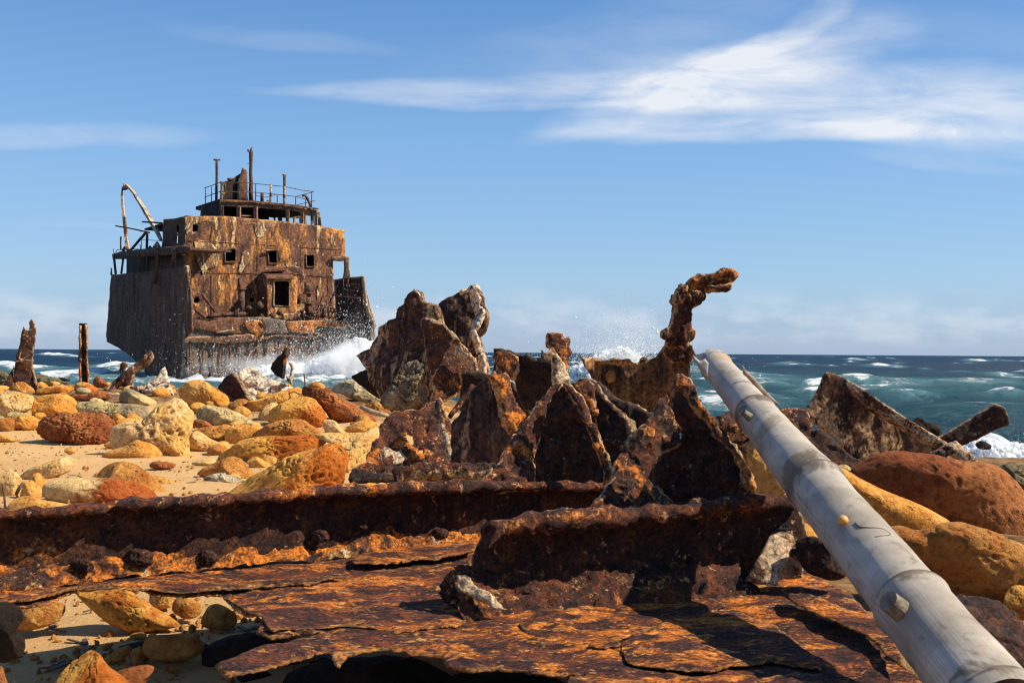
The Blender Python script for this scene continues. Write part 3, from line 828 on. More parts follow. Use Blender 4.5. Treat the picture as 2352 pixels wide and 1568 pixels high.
def mist(px, py, Y, sx, sy, sz, mat, label):
    U_, F_ = ico(3)
    V_ = U_ * (sx, sy, sz) + at(np.array([px]), np.array([py]), np.array([float(Y)]))[0]
    V_[:, 2] = np.maximum(V_[:, 2], SEA + .02)
    tag(mk('spray_mist', V_, F_, M[mat]), label, 'spray mist', kind='stuff')
mist(640, 876, 48.5, 5.2, .9, 1.5, 'mist', 'thin white mist along the foot of the wrecked ship')
mist(690, 876, 46.5, 2.6, .7, 1.0, 'mist_thick', 'white foam mist boiling low in front of the hull')
mist(805, 846, 46.5, 2.1, 1.3, 1.5, 'mist_thick', 'thick white mist on the breaking splash right of the ship')
mist(1425, 836, 33, 1.0, .6, .62, 'mist_thick', 'white mist of the splash behind the hooked steel remnant')
# ------------------------------------------------------------------ the wreck
AL = R(37)
Uv = np.array([math.cos(AL), math.sin(AL), 0]); Vv = np.array([-math.sin(AL), math.cos(AL), 0]); Nn = -Vv
C0 = at(np.array([431.0]), np.array([700.0]), np.array([55.0]))[0]
def BP(o):  # plane parallel to the bulkhead, o metres in front of the broken hull edge
    return plane_map(C0 + Nn * o, Nn)
def SP(i):  # plane parallel to the hull side, i metres inboard
    return plane_map(C0 + Uv * i, Uv)
BK = -3.4
ship = empty('ship_wreck', (C0[0] + 3, C0[1] + 6, SEA), 'large rusted ship wreck with bridge, stranded in the surf', 'ship')
kw = dict(res=6, jag=1.2, bump=.03, bscale=1.2)
def ssheet(name, reg, pts, mp, th, mat, parent=ship, holes=(), **k2):
    a = dict(kw); a.update(k2)
    return sheet(name, reg, pts, mp, th, M[mat], parent, holes, **a)
def stube(name, reg, pts, mp, px, mat='pipe', parent=ship, step=.4, **k2):
    p = T(reg, pts); P3 = mp(np.array([q[0] for q in p], float), np.array([q[1] for q in p], float))
    k3 = dict(sides=6, bump=.02, bscale=2); k3.update(k2)
    rad = (np.array(px) if not np.isscalar(px) else px) * 57 / F / 2
    return tube(name, P3, rad, M[mat], parent, step, **k3)
# hull side, port, outer skin
hull = ssheet('hull', 'R3', [(200, 282), (300, 275), (390, 268), (550, 252), (720, 228), (880, 205), (1030, 185), (1050, 400), (1068, 600), (1085, 760), (1080, 900), (1040, 930), (1010, 980), (1005, 1200), (1000, 1600), (640, 1600), (612, 1450), (590, 1370), (550, 1300), (490, 1255), (430, 1180), (330, 1105), (240, 1055), (160, 1012), (150, 940), (158, 800), (172, 600), (182, 480)],
              SP(0), .25, 'hull', away=Uv, warp=.12, wscale=.5,
              holes=[[(938, 545), (950, 548), (948, 575), (938, 570)], [(775, 540), (786, 545), (784, 610), (774, 600)]])
for x in (470, 860):
    stube('hull_seam', 'R3', [(x - 12, 300 - x * .05), (x, 700), (x + 8, 1150 if x < 500 else 1450)], SP(-.02), 1.4, 'hull', hull, bump=.05)
ssheet('hull_spike', 'R3', [(196, 290), (199, 205), (208, 215), (214, 285)], SP(.05), .12, 'hull', away=Uv, res=2.5, jag=.4)
# lit broken edge of the port plating
ssheet('hull_edge', 'R3', [(1022, 185), (1058, 180), (1072, 330), (1085, 470), (1098, 580), (1130, 690), (1120, 715), (1085, 715), (1062, 590), (1046, 400), (1030, 260)], BP(.06), .3, 'arch', away=-Nn, res=3, jag=.8)
stube('hull_frame', 'R3', [(1095, 700), (1095, 900)], BP(-.2), 5, 'pipe')
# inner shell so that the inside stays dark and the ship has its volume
def bxs(name, u0, u1, o0, o1, z0, z1, mat, parent=ship):
    g = box_geo(C0 * (1, 1, 0) + Uv * u0 + Nn * o0 + np.array([0, 0, z0]), Uv * (u1 - u0), Nn * (o1 - o0), (0, 0, z1 - z0))
    return mk(name, g[0], g[1], M[mat], parent, {'edge': np.zeros(8)}, smooth=False)
def zy(px, py, o): return pt(BP(o), px, py)[2]
def uy(px, py, o): return (pt(BP(o), px, py) - C0) @ Uv
z_deck = zy(600, 738, BK)
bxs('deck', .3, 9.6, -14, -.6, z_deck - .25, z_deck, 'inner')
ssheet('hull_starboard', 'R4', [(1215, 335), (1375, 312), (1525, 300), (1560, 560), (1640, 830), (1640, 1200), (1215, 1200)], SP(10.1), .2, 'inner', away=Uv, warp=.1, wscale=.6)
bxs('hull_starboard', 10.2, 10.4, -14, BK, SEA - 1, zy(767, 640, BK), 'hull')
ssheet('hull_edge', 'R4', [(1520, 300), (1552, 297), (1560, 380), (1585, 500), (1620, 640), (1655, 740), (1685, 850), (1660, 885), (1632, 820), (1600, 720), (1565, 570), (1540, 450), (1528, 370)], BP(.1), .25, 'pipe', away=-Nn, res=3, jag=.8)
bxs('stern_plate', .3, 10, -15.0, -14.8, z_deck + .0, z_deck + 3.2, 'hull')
# bulkhead with window openings
WIN = [('R3', [(1462, 12), (1560, 2), (1572, 20), (1572, 135), (1465, 140)]), ('R4', [(505, 28), (592, 22), (596, 155), (512, 158)]), ('R4', [(918, 72), (1000, 68), (1003, 190), (922, 192)])]
bulk_pts = [(422, 497), (505, 496), (620, 505), (731, 518), (792.6, 528.5), (789.5, 543), (793.5, 545), (793.5, 588), (803, 592), (803, 598), (766, 599), (767, 640), (772, 745), (432, 745), (430, 620), (425, 560)]
bulk_holes = [T(r, p) for r, p in WIN] + [T('R1', [(1215, 1122), (1278, 1128), (1270, 1200), (1230, 1212), (1212, 1195)])]
circ = lambda x, y, r: [(x + r * math.cos(a), y + r * math.sin(a)) for a in np.linspace(0, 6.283, 13)[:-1]]
bulk_holes += [circ(451.7, 690, 7), circ(579.5, 689, 6), circ(684, 694, 5), [(718, 552), (721, 549), (720, 554)]]
bulk = ssheet('bulkhead', 'D', bulk_pts, BP(BK), .12, 'wall', holes=bulk_holes, warp=.12, wscale=.35, bump=.04)
for r, p in WIN:
    q = np.array(T(r, p)); c = q.mean(0)
    outer = c + (q - c) * 1.22
    V, Fc, e = sheet_geo(outer.tolist(), BP(BK + .1), .14, res=2.2, jag=.3, holes=[(c + (q - c) * .97).tolist()], bump=.02, bscale=2, away=-Nn)
    mk('window', V, Fc, M['ship'], ship, {'edge': e * .6})
ssheet('window_hood', 'R4', [(475, 12), (620, 8), (622, 18), (478, 24)], BP(BK + .35), .3, 'ship', away=-Nn, res=3, jag=.3)
# patches of flaking paint: thin raised scabs on the bulkhead
for reg, p, m_ in (('R2', [(250, 1135), (330, 1105), (400, 1095), (600, 1095), (780, 1120), (795, 1200), (790, 1280), (720, 1285), (690, 1240), (660, 1200), (600, 1180), (540, 1170), (505, 1220), (500, 1270), (410, 1280), (390, 1200), (380, 1110)], 'paint'),
                   ('R1', [(1115, 1040), (1280, 1035), (1400, 1050), (1470, 1085), (1440, 1095), (1380, 1080), (1300, 1110), (1210, 1120), (1200, 1190), (1150, 1240), (1125, 1230)], 'paint'),
                   ('R1', [(1230, 1320), (1330, 1310), (1420, 1330), (1500, 1400), (1530, 1500), (1500, 1620), (1400, 1650), (1330, 1720), (1290, 1620), (1240, 1450)], 'paint'),
                   ('R4', [(220, 40), (290, 0), (330, 40), (310, 150), (240, 200), (200, 280), (170, 250), (200, 130)], 'paint'),
                   ('R4', [(1040, 390), (1068, 400), (1060, 520), (1030, 560), (1035, 450)], 'paint')):
    ssheet('paint_scab', reg, p, BP(BK + .03), .025, m_, bulk, away=-Nn, res=2.5, jag=3.0, bump=.02)
for a, b, y0 in (((432, 552), (790, 574), 0), ((436, 622), (764, 634), 0), ((486, 500), (486, 735), 1), ((590, 508), (592, 620), 1), ((690, 520), (692, 650), 1)):
    stube('plate_seam', 'D', [a, ((a[0] + b[0]) / 2, (a[1] + b[1]) / 2), b], BP(BK + .02), 1.5, 'ship', bulk, bump=.04)
# rest of the superstructure box
ssheet('side_wall', 'R1', [(852, 1062), (1000, 1046), (1080, 1028), (1110, 1030), (1115, 1400), (1115, 1900), (700, 1900), (690, 1420), (830, 1390), (848, 1300)], plane_map(pt(BP(BK), 423, 600), Uv), .12, 'hull', away=Uv,
       holes=[[(1005, 1135), (1040, 1130), (1040, 1190), (1010, 1240)], [(1012, 1250), (1025, 1240), (1020, 1340), (1005, 1360)]])
u_l = uy(424, 600, BK); u_r = uy(790, 570, BK)
z_top = zy(600, 503, BK)
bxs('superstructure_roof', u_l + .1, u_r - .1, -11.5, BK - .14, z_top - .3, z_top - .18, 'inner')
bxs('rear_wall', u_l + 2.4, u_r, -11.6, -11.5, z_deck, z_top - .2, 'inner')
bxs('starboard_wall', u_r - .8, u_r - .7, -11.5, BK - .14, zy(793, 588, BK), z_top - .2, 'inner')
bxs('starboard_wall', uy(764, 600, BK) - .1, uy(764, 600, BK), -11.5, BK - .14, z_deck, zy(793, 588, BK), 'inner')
# side deck: slab, stanchions, inner wall
ssheet('upper_deck', 'R3', [(208, 60), (300, 30), (520, 5), (720, -20), (1000, -35), (1045, -20), (1050, 15), (1000, 40), (760, 70), (540, 88), (360, 108), (300, 115), (215, 112)], SP(-.05), .3, 'hull', away=Uv, res=4, jag=1.6)
V, Fc = box_geo(pt(SP(0), 262, 583) + (0, 0, -.1), pt(SP(0), 428, 568) - pt(SP(0), 262, 583), Uv * 2.6, (0, 0, .12))
mk('upper_deck', V, Fc, M['ship'], ship, {'edge': np.zeros(8)}, smooth=False)
V, Fc = box_geo(pt(SP(1.9), 290, 640) + (0, 0, -.5), pt(SP(1.9), 445, 640) - pt(SP(1.9), 290, 640), Uv * .1, (0, 0, 2.2))
mk('inner_wall', V, Fc, M['inner'], ship, {'edge': np.zeros(8)}, smooth=False)
for p, w in (([(243, 80), (262, 275)], 7), ([(345, 100), (325, 272)], 6), ([(520, 60), (522, 262)], 5), ([(600, 60), (603, 255)], 3), ([(720, -5), (712, 235), (688, 380)], 8), ([(905, 0), (880, 130), (860, 215)], 6), ([(915, -30), (912, 205)], 4)):
    stube('stanchion', 'R3', p, SP(-.1), w, 'hull', square=True, sides=4)
stube('vent_pipe', 'R3', [(1000, -40), (1035, 0), (1018, 60), (1015, 185)], BP(-1.2), 9, 'pipe', sides=10)
stube('vent_pipe', 'R3', [(980, 62), (1050, 62)], BP(-1.1), 4, 'pipe', sides=8)
# davit arch and deck clutter
dv = SP(1.0)
stube('davit', 'R1', [(432, 1420), (412, 1250), (392, 1060), (372, 900), (366, 780), (378, 690), (405, 650)], dv, [11, 11, 10, 9, 8, 8, 9], 'arch', step=.25, sides=4, square=True)
stube('davit', 'R1', [(395, 645), (430, 660), (500, 735), (560, 830), (625, 930), (700, 1060), (770, 1180), (835, 1310)], SP(1.05), [9, 8, 9, 10, 12, 13, 12, 9], 'arch', step=.25, sides=4, square=True)
stube('davit_block', 'R1', [(375, 700), (420, 690)], SP(.9), 8, 'pipe', sides=6)
stube('boat_beam', 'R1', [(290, 1138), (460, 1168), (695, 1220)], SP(.7), 5, 'pipe', sides=4, square=True)
stube('boat_beam', 'R1', [(612, 1090), (855, 1106)], SP(.7), 6, 'pipe', sides=4, square=True)
stube('brace', 'R1', [(465, 1435), (655, 1215)], SP(.6), 7, 'pipe', sides=4, square=True)
stube('brace', 'R1', [(668, 1215), (662, 1430)], SP(.5), 7, 'pipe', sides=4, square=True)
stube('rail_post', 'R1', [(350, 1265), (350, 1430)], SP(.2), 4.5)
stube('rail_post', 'R1', [(600, 1310), (600, 1420)], SP(.3), 2)
stube('rail_post', 'R1', [(584, 1360), (584, 1420)], SP(.3), 2.5)
stube('rail_post', 'R1', [(258, 1415), (268, 1470)], SP(.2), 2)
stube('side_rail', 'R1', [(605, 1305), (810, 1318)], SP(.3), 1.6)
stube('side_rail', 'R1', [(285, 1460), (310, 1425), (350, 1420), (560, 1418)], SP(.15), 2)
stube('deck_debris', 'R1', [(380, 1440), (430, 1400), (460, 1440)], SP(.4), 9, 'ship', bump=.15)
stube('deck_debris', 'R1', [(690, 1425), (705, 1385), (720, 1420)], SP(.6), 6, 'ship', bump=.15)
stube('deck_debris', 'R1', [(740, 1410), (780, 1365), (805, 1400)], SP(.6), 9, 'arch', bump=.15)
# bridge
BF = BK - .9
br_holes = [T('R2', h) for h in ([(20, 905), (175, 912), (175, 1048), (20, 1042)], [(225, 915), (375, 918), (375, 1058), (225, 1052)], [(430, 922), (765, 950), (765, 1092), (430, 1065)], [(806, 950), (942, 975), (942, 1118), (806, 1100)], [(982, 985), (1112, 1002), (1112, 1140), (982, 1125)])]
bridge = empty('bridge', pt(BP(BF), 620, 500), None, None); bridge.parent = ship; bridge.location = Vector(bridge.location) - Vector(ship.location)
ssheet('front_wall', 'D', [(506, 459), (587, 461.5), (664, 469), (730, 478.7), (732, 530), (664, 520), (587, 510), (507, 506)], BP(BF), .14, 'ship', bridge, holes=br_holes, away=-Nn, res=3, jag=.5)
ssheet('window_bar', 'R2', [(222, 1008), (378, 1010), (378, 1026), (222, 1024)], BP(BF - .05), .08, 'ship', bridge, away=-Nn, res=3, jag=.2)
for a, b in (((5, 900), (8, 1060)), ((200, 905), (198, 1065)), ((400, 900), (398, 1075)), ((788, 940), (785, 1105)), ((962, 970), (960, 1130)), ((1125, 985), (1128, 1150))):
    stube('mullion', 'R2', [a, b], BP(BF + .08), 5, 'ship', bridge, square=True, sides=4)
zr = zy(620, 463, BF)
stube('roof_edge', 'D', [(505, 460), (587, 463), (664, 470.5), (731, 480)], BP(BF + .12), 5, 'ship', bridge, square=True, sides=4)
ub0, ub1 = uy(507, 480, BF), uy(730, 490, BF)
bxs('roof', ub0, ub1 - .1, BF - 4.4, BF - .15, zr - .32, zr - .12, 'inner', bridge)
rear_holes = [T('R2', h) for h in ([(560, 1035), (620, 1045), (620, 1120), (560, 1120)], [(640, 1040), (672, 1042), (672, 1120), (640, 1120)], [(722, 1030), (765, 1035), (765, 1125), (722, 1125)], [(806, 1045), (850, 1045), (850, 1130), (806, 1130)], [(880, 1050), (925, 1050), (925, 1140), (880, 1140)], [(1012, 1020), (1062, 1020), (1062, 1150), (1012, 1150)], [(1100, 1020), (1130, 1020), (1130, 1150), (1100, 1150)])]
ssheet('rear_wall', 'D', [(480, 470), (735, 487), (745, 560), (480, 560)], BP(BF - 4.2), .1, 'inner', bridge, holes=rear_holes, away=-Nn, res=5, jag=.3)
ssheet('side_wall', 'R1', [(1322, 895), (1350, 875), (1540, 830), (1548, 1030), (1300, 1030), (1305, 960)], plane_map(pt(BP(BF), 506.5, 480), Uv), .12, 'inner', bridge, away=Uv, res=4, jag=.6)
ssheet('side_wall', 'R1', [(1258, 948), (1285, 932), (1325, 935), (1325, 958), (1290, 955)], plane_map(pt(BP(BF), 506.5, 480) - .02 * Uv, Uv), .2, 'ship', bridge, away=Uv, res=2, jag=.3)
# bridge roof: rails, poles, mast, funnel
fr = BP(BF + .05); bk = BP(BF - 2.2)
rail = empty('railing', pt(fr, 620, 450), None, None); rail.parent = ship; rail.location = Vector(rail.location) - Vector(ship.location)
for p in ([(505, 419), (571, 419.5), (582, 421.5), (622, 425.5), (655, 429), (695, 437.5), (718, 440)], [(505, 440), (570, 441), (600, 443), (655, 448.5), (680, 452), (704, 458)], [(588, 450), (612, 453), (634, 447)]):
    stube('handrail', 'D', p, fr, 1.9, 'pipe', rail)
stube('handrail', 'D', [(470, 432), (506, 419)], plane_map(pt(fr, 506, 440), Uv), 1.9, 'pipe', rail)
stube('handrail', 'D', [(470, 453), (506, 440)], plane_map(pt(fr, 506, 440), Uv), 1.9, 'pipe', rail)
stube('handrail', 'D', [(679, 452), (722, 440)], BP(BF - .4), 2.2, 'pipe', rail)
stube('handrail', 'D', [(682, 471), (723, 461)], BP(BF - .4), 2.2, 'pipe', rail)
for x, a, b in ((472, 431, 468), (486, 428, 465), (518, 419, 459), (587, 421, 461), (637, 447, 465), (679, 451, 471), (702, 457, 475), (716, 439, 477)):
    stube('rail_post', 'D', [(x, a), (x, b)], fr if x > 500 else plane_map(pt(fr, 506, 440), Uv), 2.4, 'pipe', rail)
stube('mast', 'D', [(579, 337), (577.5, 343), (577, 352), (577, 380), (576, 420), (577, 462)], bk, [2, 5, 10, 9, 10, 13], 'pipe', sides=8, bump=.06)
stube('mast_spur', 'D', [(571, 350), (569, 344), (574, 346)], bk, 4, 'pipe')
stube('mast_spur', 'D', [(568, 377), (576, 376)], bk, 1.5, 'pipe')
stube('pole', 'D', [(498, 366), (497, 462)], bk, 7, 'pipe', sides=8)
stube('pole_cap', 'D', [(491, 367), (505, 367)], bk, 5, 'pipe', sides=6)
stube('pole', 'D', [(653, 401), (653, 468)], fr, 7, 'arch', sides=8)
stube('pole_cap', 'D', [(649, 402), (657, 402)], fr, 4, 'pipe', sides=6)
stube('pole', 'D', [(622.5, 423), (621, 464)], fr, 5.5, 'arch', sides=8)
stube('vent_cowl', 'D', [(602, 443), (602, 463)], bk, 9, 'pipe', sides=8)
stube('vent_cowl', 'D', [(694, 451), (700, 449), (706, 455), (711, 466), (714, 478)], fr, [4, 6, 8, 7, 6], 'pipe', sides=8)
stube('vent_cowl', 'D', [(613, 461), (620, 462)], fr, 4, 'pipe')
ssheet('funnel', 'R2', [(190, 830), (195, 600), (235, 500), (250, 440), (285, 455), (305, 490), (310, 560), (312, 830)], BP(BF - 1.6), .25, 'ship', away=-Nn, res=3, jag=1)
ssheet('funnel_side', 'R2', [(-25, 830), (-20, 610), (60, 600), (130, 570), (240, 495), (240, 830)], BP(BF - 1.9), .12, 'inner', away=-Nn, res=3, jag=.6, holes=[])
ssheet('funnel_frame', 'R1', [(1550, 600), (1610, 610), (1612, 640), (1580, 650), (1580, 740), (1608, 735), (1608, 760), (1575, 770), (1575, 835), (1545, 835)], BP(BF - 1.4), .15, 'ship', away=-Nn, res=3, jag=.6)
stube('funnel_pipe', 'R1', [(1630, 580), (1690, 575)], BP(BF - 1.8), 6, 'pipe', sides=8)
stube('funnel_pipe', 'R1', [(1640, 735), (1750, 735)], BP(BF - 1.5), 2.5, 'pipe')
# right bridge-wing post and gallery
ssheet('wing_beam', 'R4', [(1195, 88), (1385, 84), (1388, 118), (1345, 128), (1300, 138), (1240, 132), (1205, 105)], BP(BK + .3), .3, 'ship', away=-Nn, res=3, jag=.8)
ssheet('wing_post', 'R4', [(1340, 125), (1385, 112), (1402, 320), (1330, 320), (1345, 220)], BP(BK + .3), .35, 'ship', away=-Nn, res=3, jag=.6)
# ladder and gallery on the starboard plating
lad = empty('ladder', pt(SP(9.6), 790, 700), None, None); lad.parent = ship; lad.location = Vector(lad.location) - Vector(ship.location)
for p in ([(1320, 320), (1318, 500)], [(1368, 316), (1366, 510)], [(1320, 322), (1495, 325)], [(1340, 385), (1490, 392)], [(1340, 450), (1482, 460)]):
    stube('rung', 'R4', p, SP(9.7), 2.2, 'pipe', lad)
stube('gallery_beam', 'R4', [(1205, 505), (1320, 520), (1498, 538)], SP(9.5), 6, 'pipe', sides=4, square=True)
stube('gangway_rail', 'R4', [(1058, 600), (1100, 490), (1165, 340), (1215, 335), (1225, 420)], BP(-1.8), 2.6, 'pipe')
stube('gangway_rail', 'R4', [(1160, 600), (1215, 480), (1285, 340), (1340, 325)], BP(-1.4), 2.6, 'pipe')
for p, w in (([(1160, 590), (1235, 700), (1230, 760)], 2.5), ([(1240, 600), (1325, 780)], 2.5), ([(1245, 640), (1265, 780)], 2.5), ([(1280, 540), (1165, 770)], 3.5), ([(1055, 600), (1040, 700), (1005, 790)], 3), ([(1005, 670), (1070, 660), (1120, 600)], 3), ([(1120, 520), (1160, 500), (1190, 600)], 2.5), ([(1430, 790), (1480, 860), (1530, 950)], 3), ([(1350, 540), (1470, 595)], 5), ([(1110, 600), (1100, 760)], 3), ([(1040, 640), (1045, 780)], 3), ([(1150, 640), (1155, 760)], 4)):
    stube('bent_strut', 'R4', p, BP(-1.0), w, 'pipe')
ssheet('winch_plate', 'R4', [(1070, 600), (1110, 580), (1120, 640), (1090, 700), (1070, 680)], BP(-1.2), .1, 'ship', res=3, jag=.5)
# deckhouse with doorway
dh = empty('deckhouse', pt(BP(BK + 1.7), 648, 730), None, None); dh.parent = ship; dh.location = Vector(dh.location) - Vector(ship.location)
DF = BK + 1.7
ssheet('front_wall', 'R4', [(488, 300), (800, 302), (820, 325), (815, 760), (492, 765)], BP(DF), .12, 'wall', dh, holes=[[(572, 362), (582, 352), (720, 355), (730, 368), (728, 615), (718, 625), (580, 618), (570, 608)]], away=-Nn, res=3.5, jag=.5)
ssheet('door_frame', 'R4', [(556, 345), (742, 345), (742, 632), (556, 630)], BP(DF + .08), .12, 'ship', dh, holes=[[(573, 362), (583, 353), (720, 356), (729, 368), (727, 615), (718, 624), (580, 618), (571, 608)]], away=-Nn, res=3, jag=.4)
u0, u1 = uy(615, 680, DF), uy(683, 680, DF); zt = zy(650, 632, DF)
bxs('side_wall', u0, u0 + .1, BK + .1, DF - .14, z_deck, zt, 'ship', dh)
bxs('side_wall', u1 - .1, u1, BK + .1, DF - .14, z_deck, zt, 'ship', dh)
bxs('back_wall', u0 + .12, u1 - .12, BK + .15, BK + .2, z_deck, zt, 'inner', dh)
def slab(name, reg, pts, mps, th, mat, parent):
    P3 = np.array([pt(m_, *T(reg, [p])[0]) for p, m_ in zip(pts, mps)])
    n = len(P3); V = np.r_[P3, P3 - (0, 0, th)]
    Fc = [tuple(range(n)), tuple(range(n, 2 * n))[::-1]] + [(k, k + n, (k + 1) % n + n, (k + 1) % n) for k in range(n)]
    return mk(name, V, Fc, M[mat], parent, {'edge': np.zeros(2 * n)}, smooth=False)
slab('roof', 'R4', [(480, 300), (785, 303), (735, 262), (430, 258)], [BP(DF + .25), BP(DF + .25), BP(BK + .1), BP(BK + .1)], .14, 'ship', dh)
slab('roof_flap', 'R4', [(440, 238), (722, 212), (705, 190), (560, 200), (470, 215)], [BP(BK + .9), BP(BK + .9), BP(BK + .1), BP(BK + .1), BP(BK + .1)], .1, 'ship', dh)
ssheet('arch_bracket', 'R4', [(690, 150), (720, 190), (760, 185), (790, 155), (822, 150), (800, 190), (850, 200), (890, 250), (905, 330), (880, 340), (850, 280), (800, 250), (740, 240), (700, 215)], BP(BK + .9), .12, 'ship', away=-Nn, res=3, jag=.8)
# vents, pipes, winches on the deck
vt = empty('ventilator', pt(BP(-1.6), 555, 716), None, None); vt.parent = ship; vt.location = Vector(vt.location) - Vector(ship.location)
stube('body', 'R4', [(210, 440), (208, 700)], BP(-1.6), 15, 'ship', vt, sides=12)
stube('collar', 'R4', [(210, 432), (210, 450)], BP(-1.6), 22, 'ship', vt, sides=12)
stube('cap', 'R4', [(190, 320), (185, 432)], BP(-1.7), 9, 'pipe', vt, sides=8)
vt = empty('ventilator', pt(BP(-1.6), 707, 716), None, None); vt.parent = ship; vt.location = Vector(vt.location) - Vector(ship.location)
stube('body', 'R4', [(930, 365), (930, 480)], BP(-1.6), 18, 'ship', vt, sides=12)
stube('collar', 'R4', [(930, 478), (930, 495)], BP(-1.6), 25, 'ship', vt, sides=12)
stube('pedestal', 'R4', [(940, 495), (935, 590)], BP(-1.6), 12, 'arch', vt, sides=10)
stube('collar', 'R4', [(930, 588), (930, 600)], BP(-1.6), 27, 'ship', vt, sides=12)
stube('pedestal', 'R4', [(930, 600), (950, 750)], BP(-1.6), 14, 'pipe', vt, sides=10, bump=.1)
stube('deck_pipe', 'R4', [(-150, 740), (0, 722), (120, 712), (250, 710)], BP(-.7), 9, 'pipe', sides=8)
stube('deck_pipe', 'R3', [(1120, 660), (1230, 745), (1400, 720), (1500, 730)], BP(-.9), 8, 'pipe', sides=8)
stube('deck_pipe', 'R3', [(1200, 490), (1345, 690)], BP(-1.4), 6, 'pipe', sides=6)
stube('deck_pipe', 'R3', [(1080, 450), (1245, 452)], BP(-1.9), 8, 'pipe', sides=4, square=True)
stube('deck_pipe', 'R3', [(1095, 530), (1245, 458)], BP(-1.9), 4, 'pipe', sides=4, square=True)
for k, (x, y, w) in enumerate(((285, 640, 12), (400, 630, 18), (870, 690, 12), (760, 720, 14), (430, 750, 10), (620, 700, 13), (690, 720, 11), (545, 730, 12), (980, 720, 12), (1090, 740, 9), (30, 760, 9), (150, 690, 8))):
    stube('deck_machinery', 'R4', [(x - w * 1.6, y + 10), (x, y - w), (x + w * 1.8, y + 14)], BP(-1.1), [w * .8, w, w * .7], 'ship', sides=7, bump=.16, seed=k)
rs = random.Random(31)
for q in range(26):
    x = rs.choice([rs.uniform(-180, 480), rs.uniform(840, 1330)]); y = rs.uniform(690, 770); L = rs.uniform(30, 110); a = rs.uniform(-.5, 3.6)
    stube('bent_strut', 'R4', [(x, y), (x + L * .5 * math.cos(a) + rs.uniform(-12, 12), y - abs(L * .5 * math.sin(a))), (x + L * math.cos(a), y - abs(L * math.sin(a)) + rs.uniform(-8, 20))], BP(rs.uniform(-1.6, -.3)), rs.uniform(1.8, 4.5), rs.choice(['pipe', 'ship', 'hull']), bump=.04, seed=q)
ssheet('deck_ledge', 'R4', [(655, 700), (845, 705), (850, 765), (760, 790), (670, 780)], BP(-.6), .3, 'wall', away=-Nn, res=3, jag=1)
# torn deck edge and hold below
ssheet('hatch_coaming', 'R3', [(1100, 770), (1290, 790), (1400, 760), (1480, 745), (1720, 750), (1720, 940), (1480, 930), (1300, 900), (1100, 880)], BP(-.05), .15, 'hull', away=-Nn, res=4, jag=1.5)
ssheet('hatch_coaming', 'R4', [(-10, 752), (440, 745), (690, 780), (720, 920), (340, 930), (-10, 935)], BP(-.06), .15, 'hold', away=-Nn, res=4, jag=1.2)
ssheet('hatch_coaming', 'R4', [(690, 790), (860, 785), (1060, 780), (1400, 788), (1395, 870), (1360, 885), (1250, 870), (1060, 850), (1000, 880), (1000, 918), (860, 922), (740, 905), (710, 850)], BP(.02), .15, 'tip', away=-Nn, res=4, jag=1.2)
ssheet('torn_shelf', 'R3', [(1000, 985), (1060, 960), (1250, 955), (1420, 950), (1720, 930), (1870, 960), (1880, 985), (1720, 1010), (1450, 1035), (1150, 1010), (1010, 1000)], BP(.12), .22, 'ship', away=-Nn, res=4, jag=2)
ssheet('torn_plate', 'R4', [(245, 790), (330, 770), (420, 790), (470, 850), (445, 950), (420, 1010), (395, 1000), (365, 930), (300, 900), (250, 840)], BP(.2), .12, 'tip', away=-Nn, res=3, jag=1.4, warp=.2, wscale=1)
stube('torn_strip', 'R4', [(430, 770), (470, 850), (450, 900), (400, 1000)], BP(.3), 5, 'ship', sides=6, bump=.08)
stube('torn_strip', 'R4', [(-60, 910), (60, 895), (130, 880)], BP(.3), 4, 'arch', sides=6, bump=.05)
stube('bent_strut', 'R3', [(1290, 790), (1365, 920), (1480, 900)], BP(-.1), 3, 'pipe')
stube('bent_strut', 'R3', [(1480, 745), (1370, 920)], BP(-.1), 2.5, 'pipe')
stube('bent_strut', 'R3', [(1380, 680), (1430, 750), (1300, 800)], BP(-.2), 7, 'pipe')
stube('hanging_cable', 'R3', [(1270, 965), (1235, 1070), (1150, 1165), (1060, 1225), (1030, 1232)], BP(.3), 2, 'twig')
stube('railing_stub', 'R4', [(1530, 855), (1535, 945)], BP(.1), 5, 'pipe')
stube('railing_stub', 'R4', [(1605, 855), (1600, 945)], BP(.1), 5, 'pipe')
stube('railing_stub', 'R4', [(1520, 858), (1625, 856)], BP(.1), 3, 'pipe')
hold = ssheet('hold_bulkhead', 'D', [(421, 742), (500, 742), (600, 745), (680, 745), (760, 745), (858, 752), (868, 800), (860, 900), (421, 900)], BP(-.25), .2, 'hold', away=-Nn, res=7, jag=1, warp=.06, wscale=.8)
for x in (436, 466, 488, 512, 528, 548, 572, 590, 612, 640, 664, 694, 716, 742, 768, 790, 815, 838):
    stube('rib', 'D', [(x, 782 if x < 600 else 775), (x + random.uniform(-1, 1), 840), (x, 898)], BP(-.12), random.choice((4.5, 5.5, 6.5)), 'hull', hold, square=True, sides=4, bump=.05)
ssheet('lower_deck_edge', 'R4', [(0, 1000), (330, 985), (600, 935), (900, 960), (1000, 940), (1330, 880), (1640, 930), (1640, 965), (1330, 910), (1000, 975), (800, 970), (610, 960), (340, 1010), (0, 1035)], BP(.0), .2, 'hull', away=-Nn, res=4, jag=1.5)

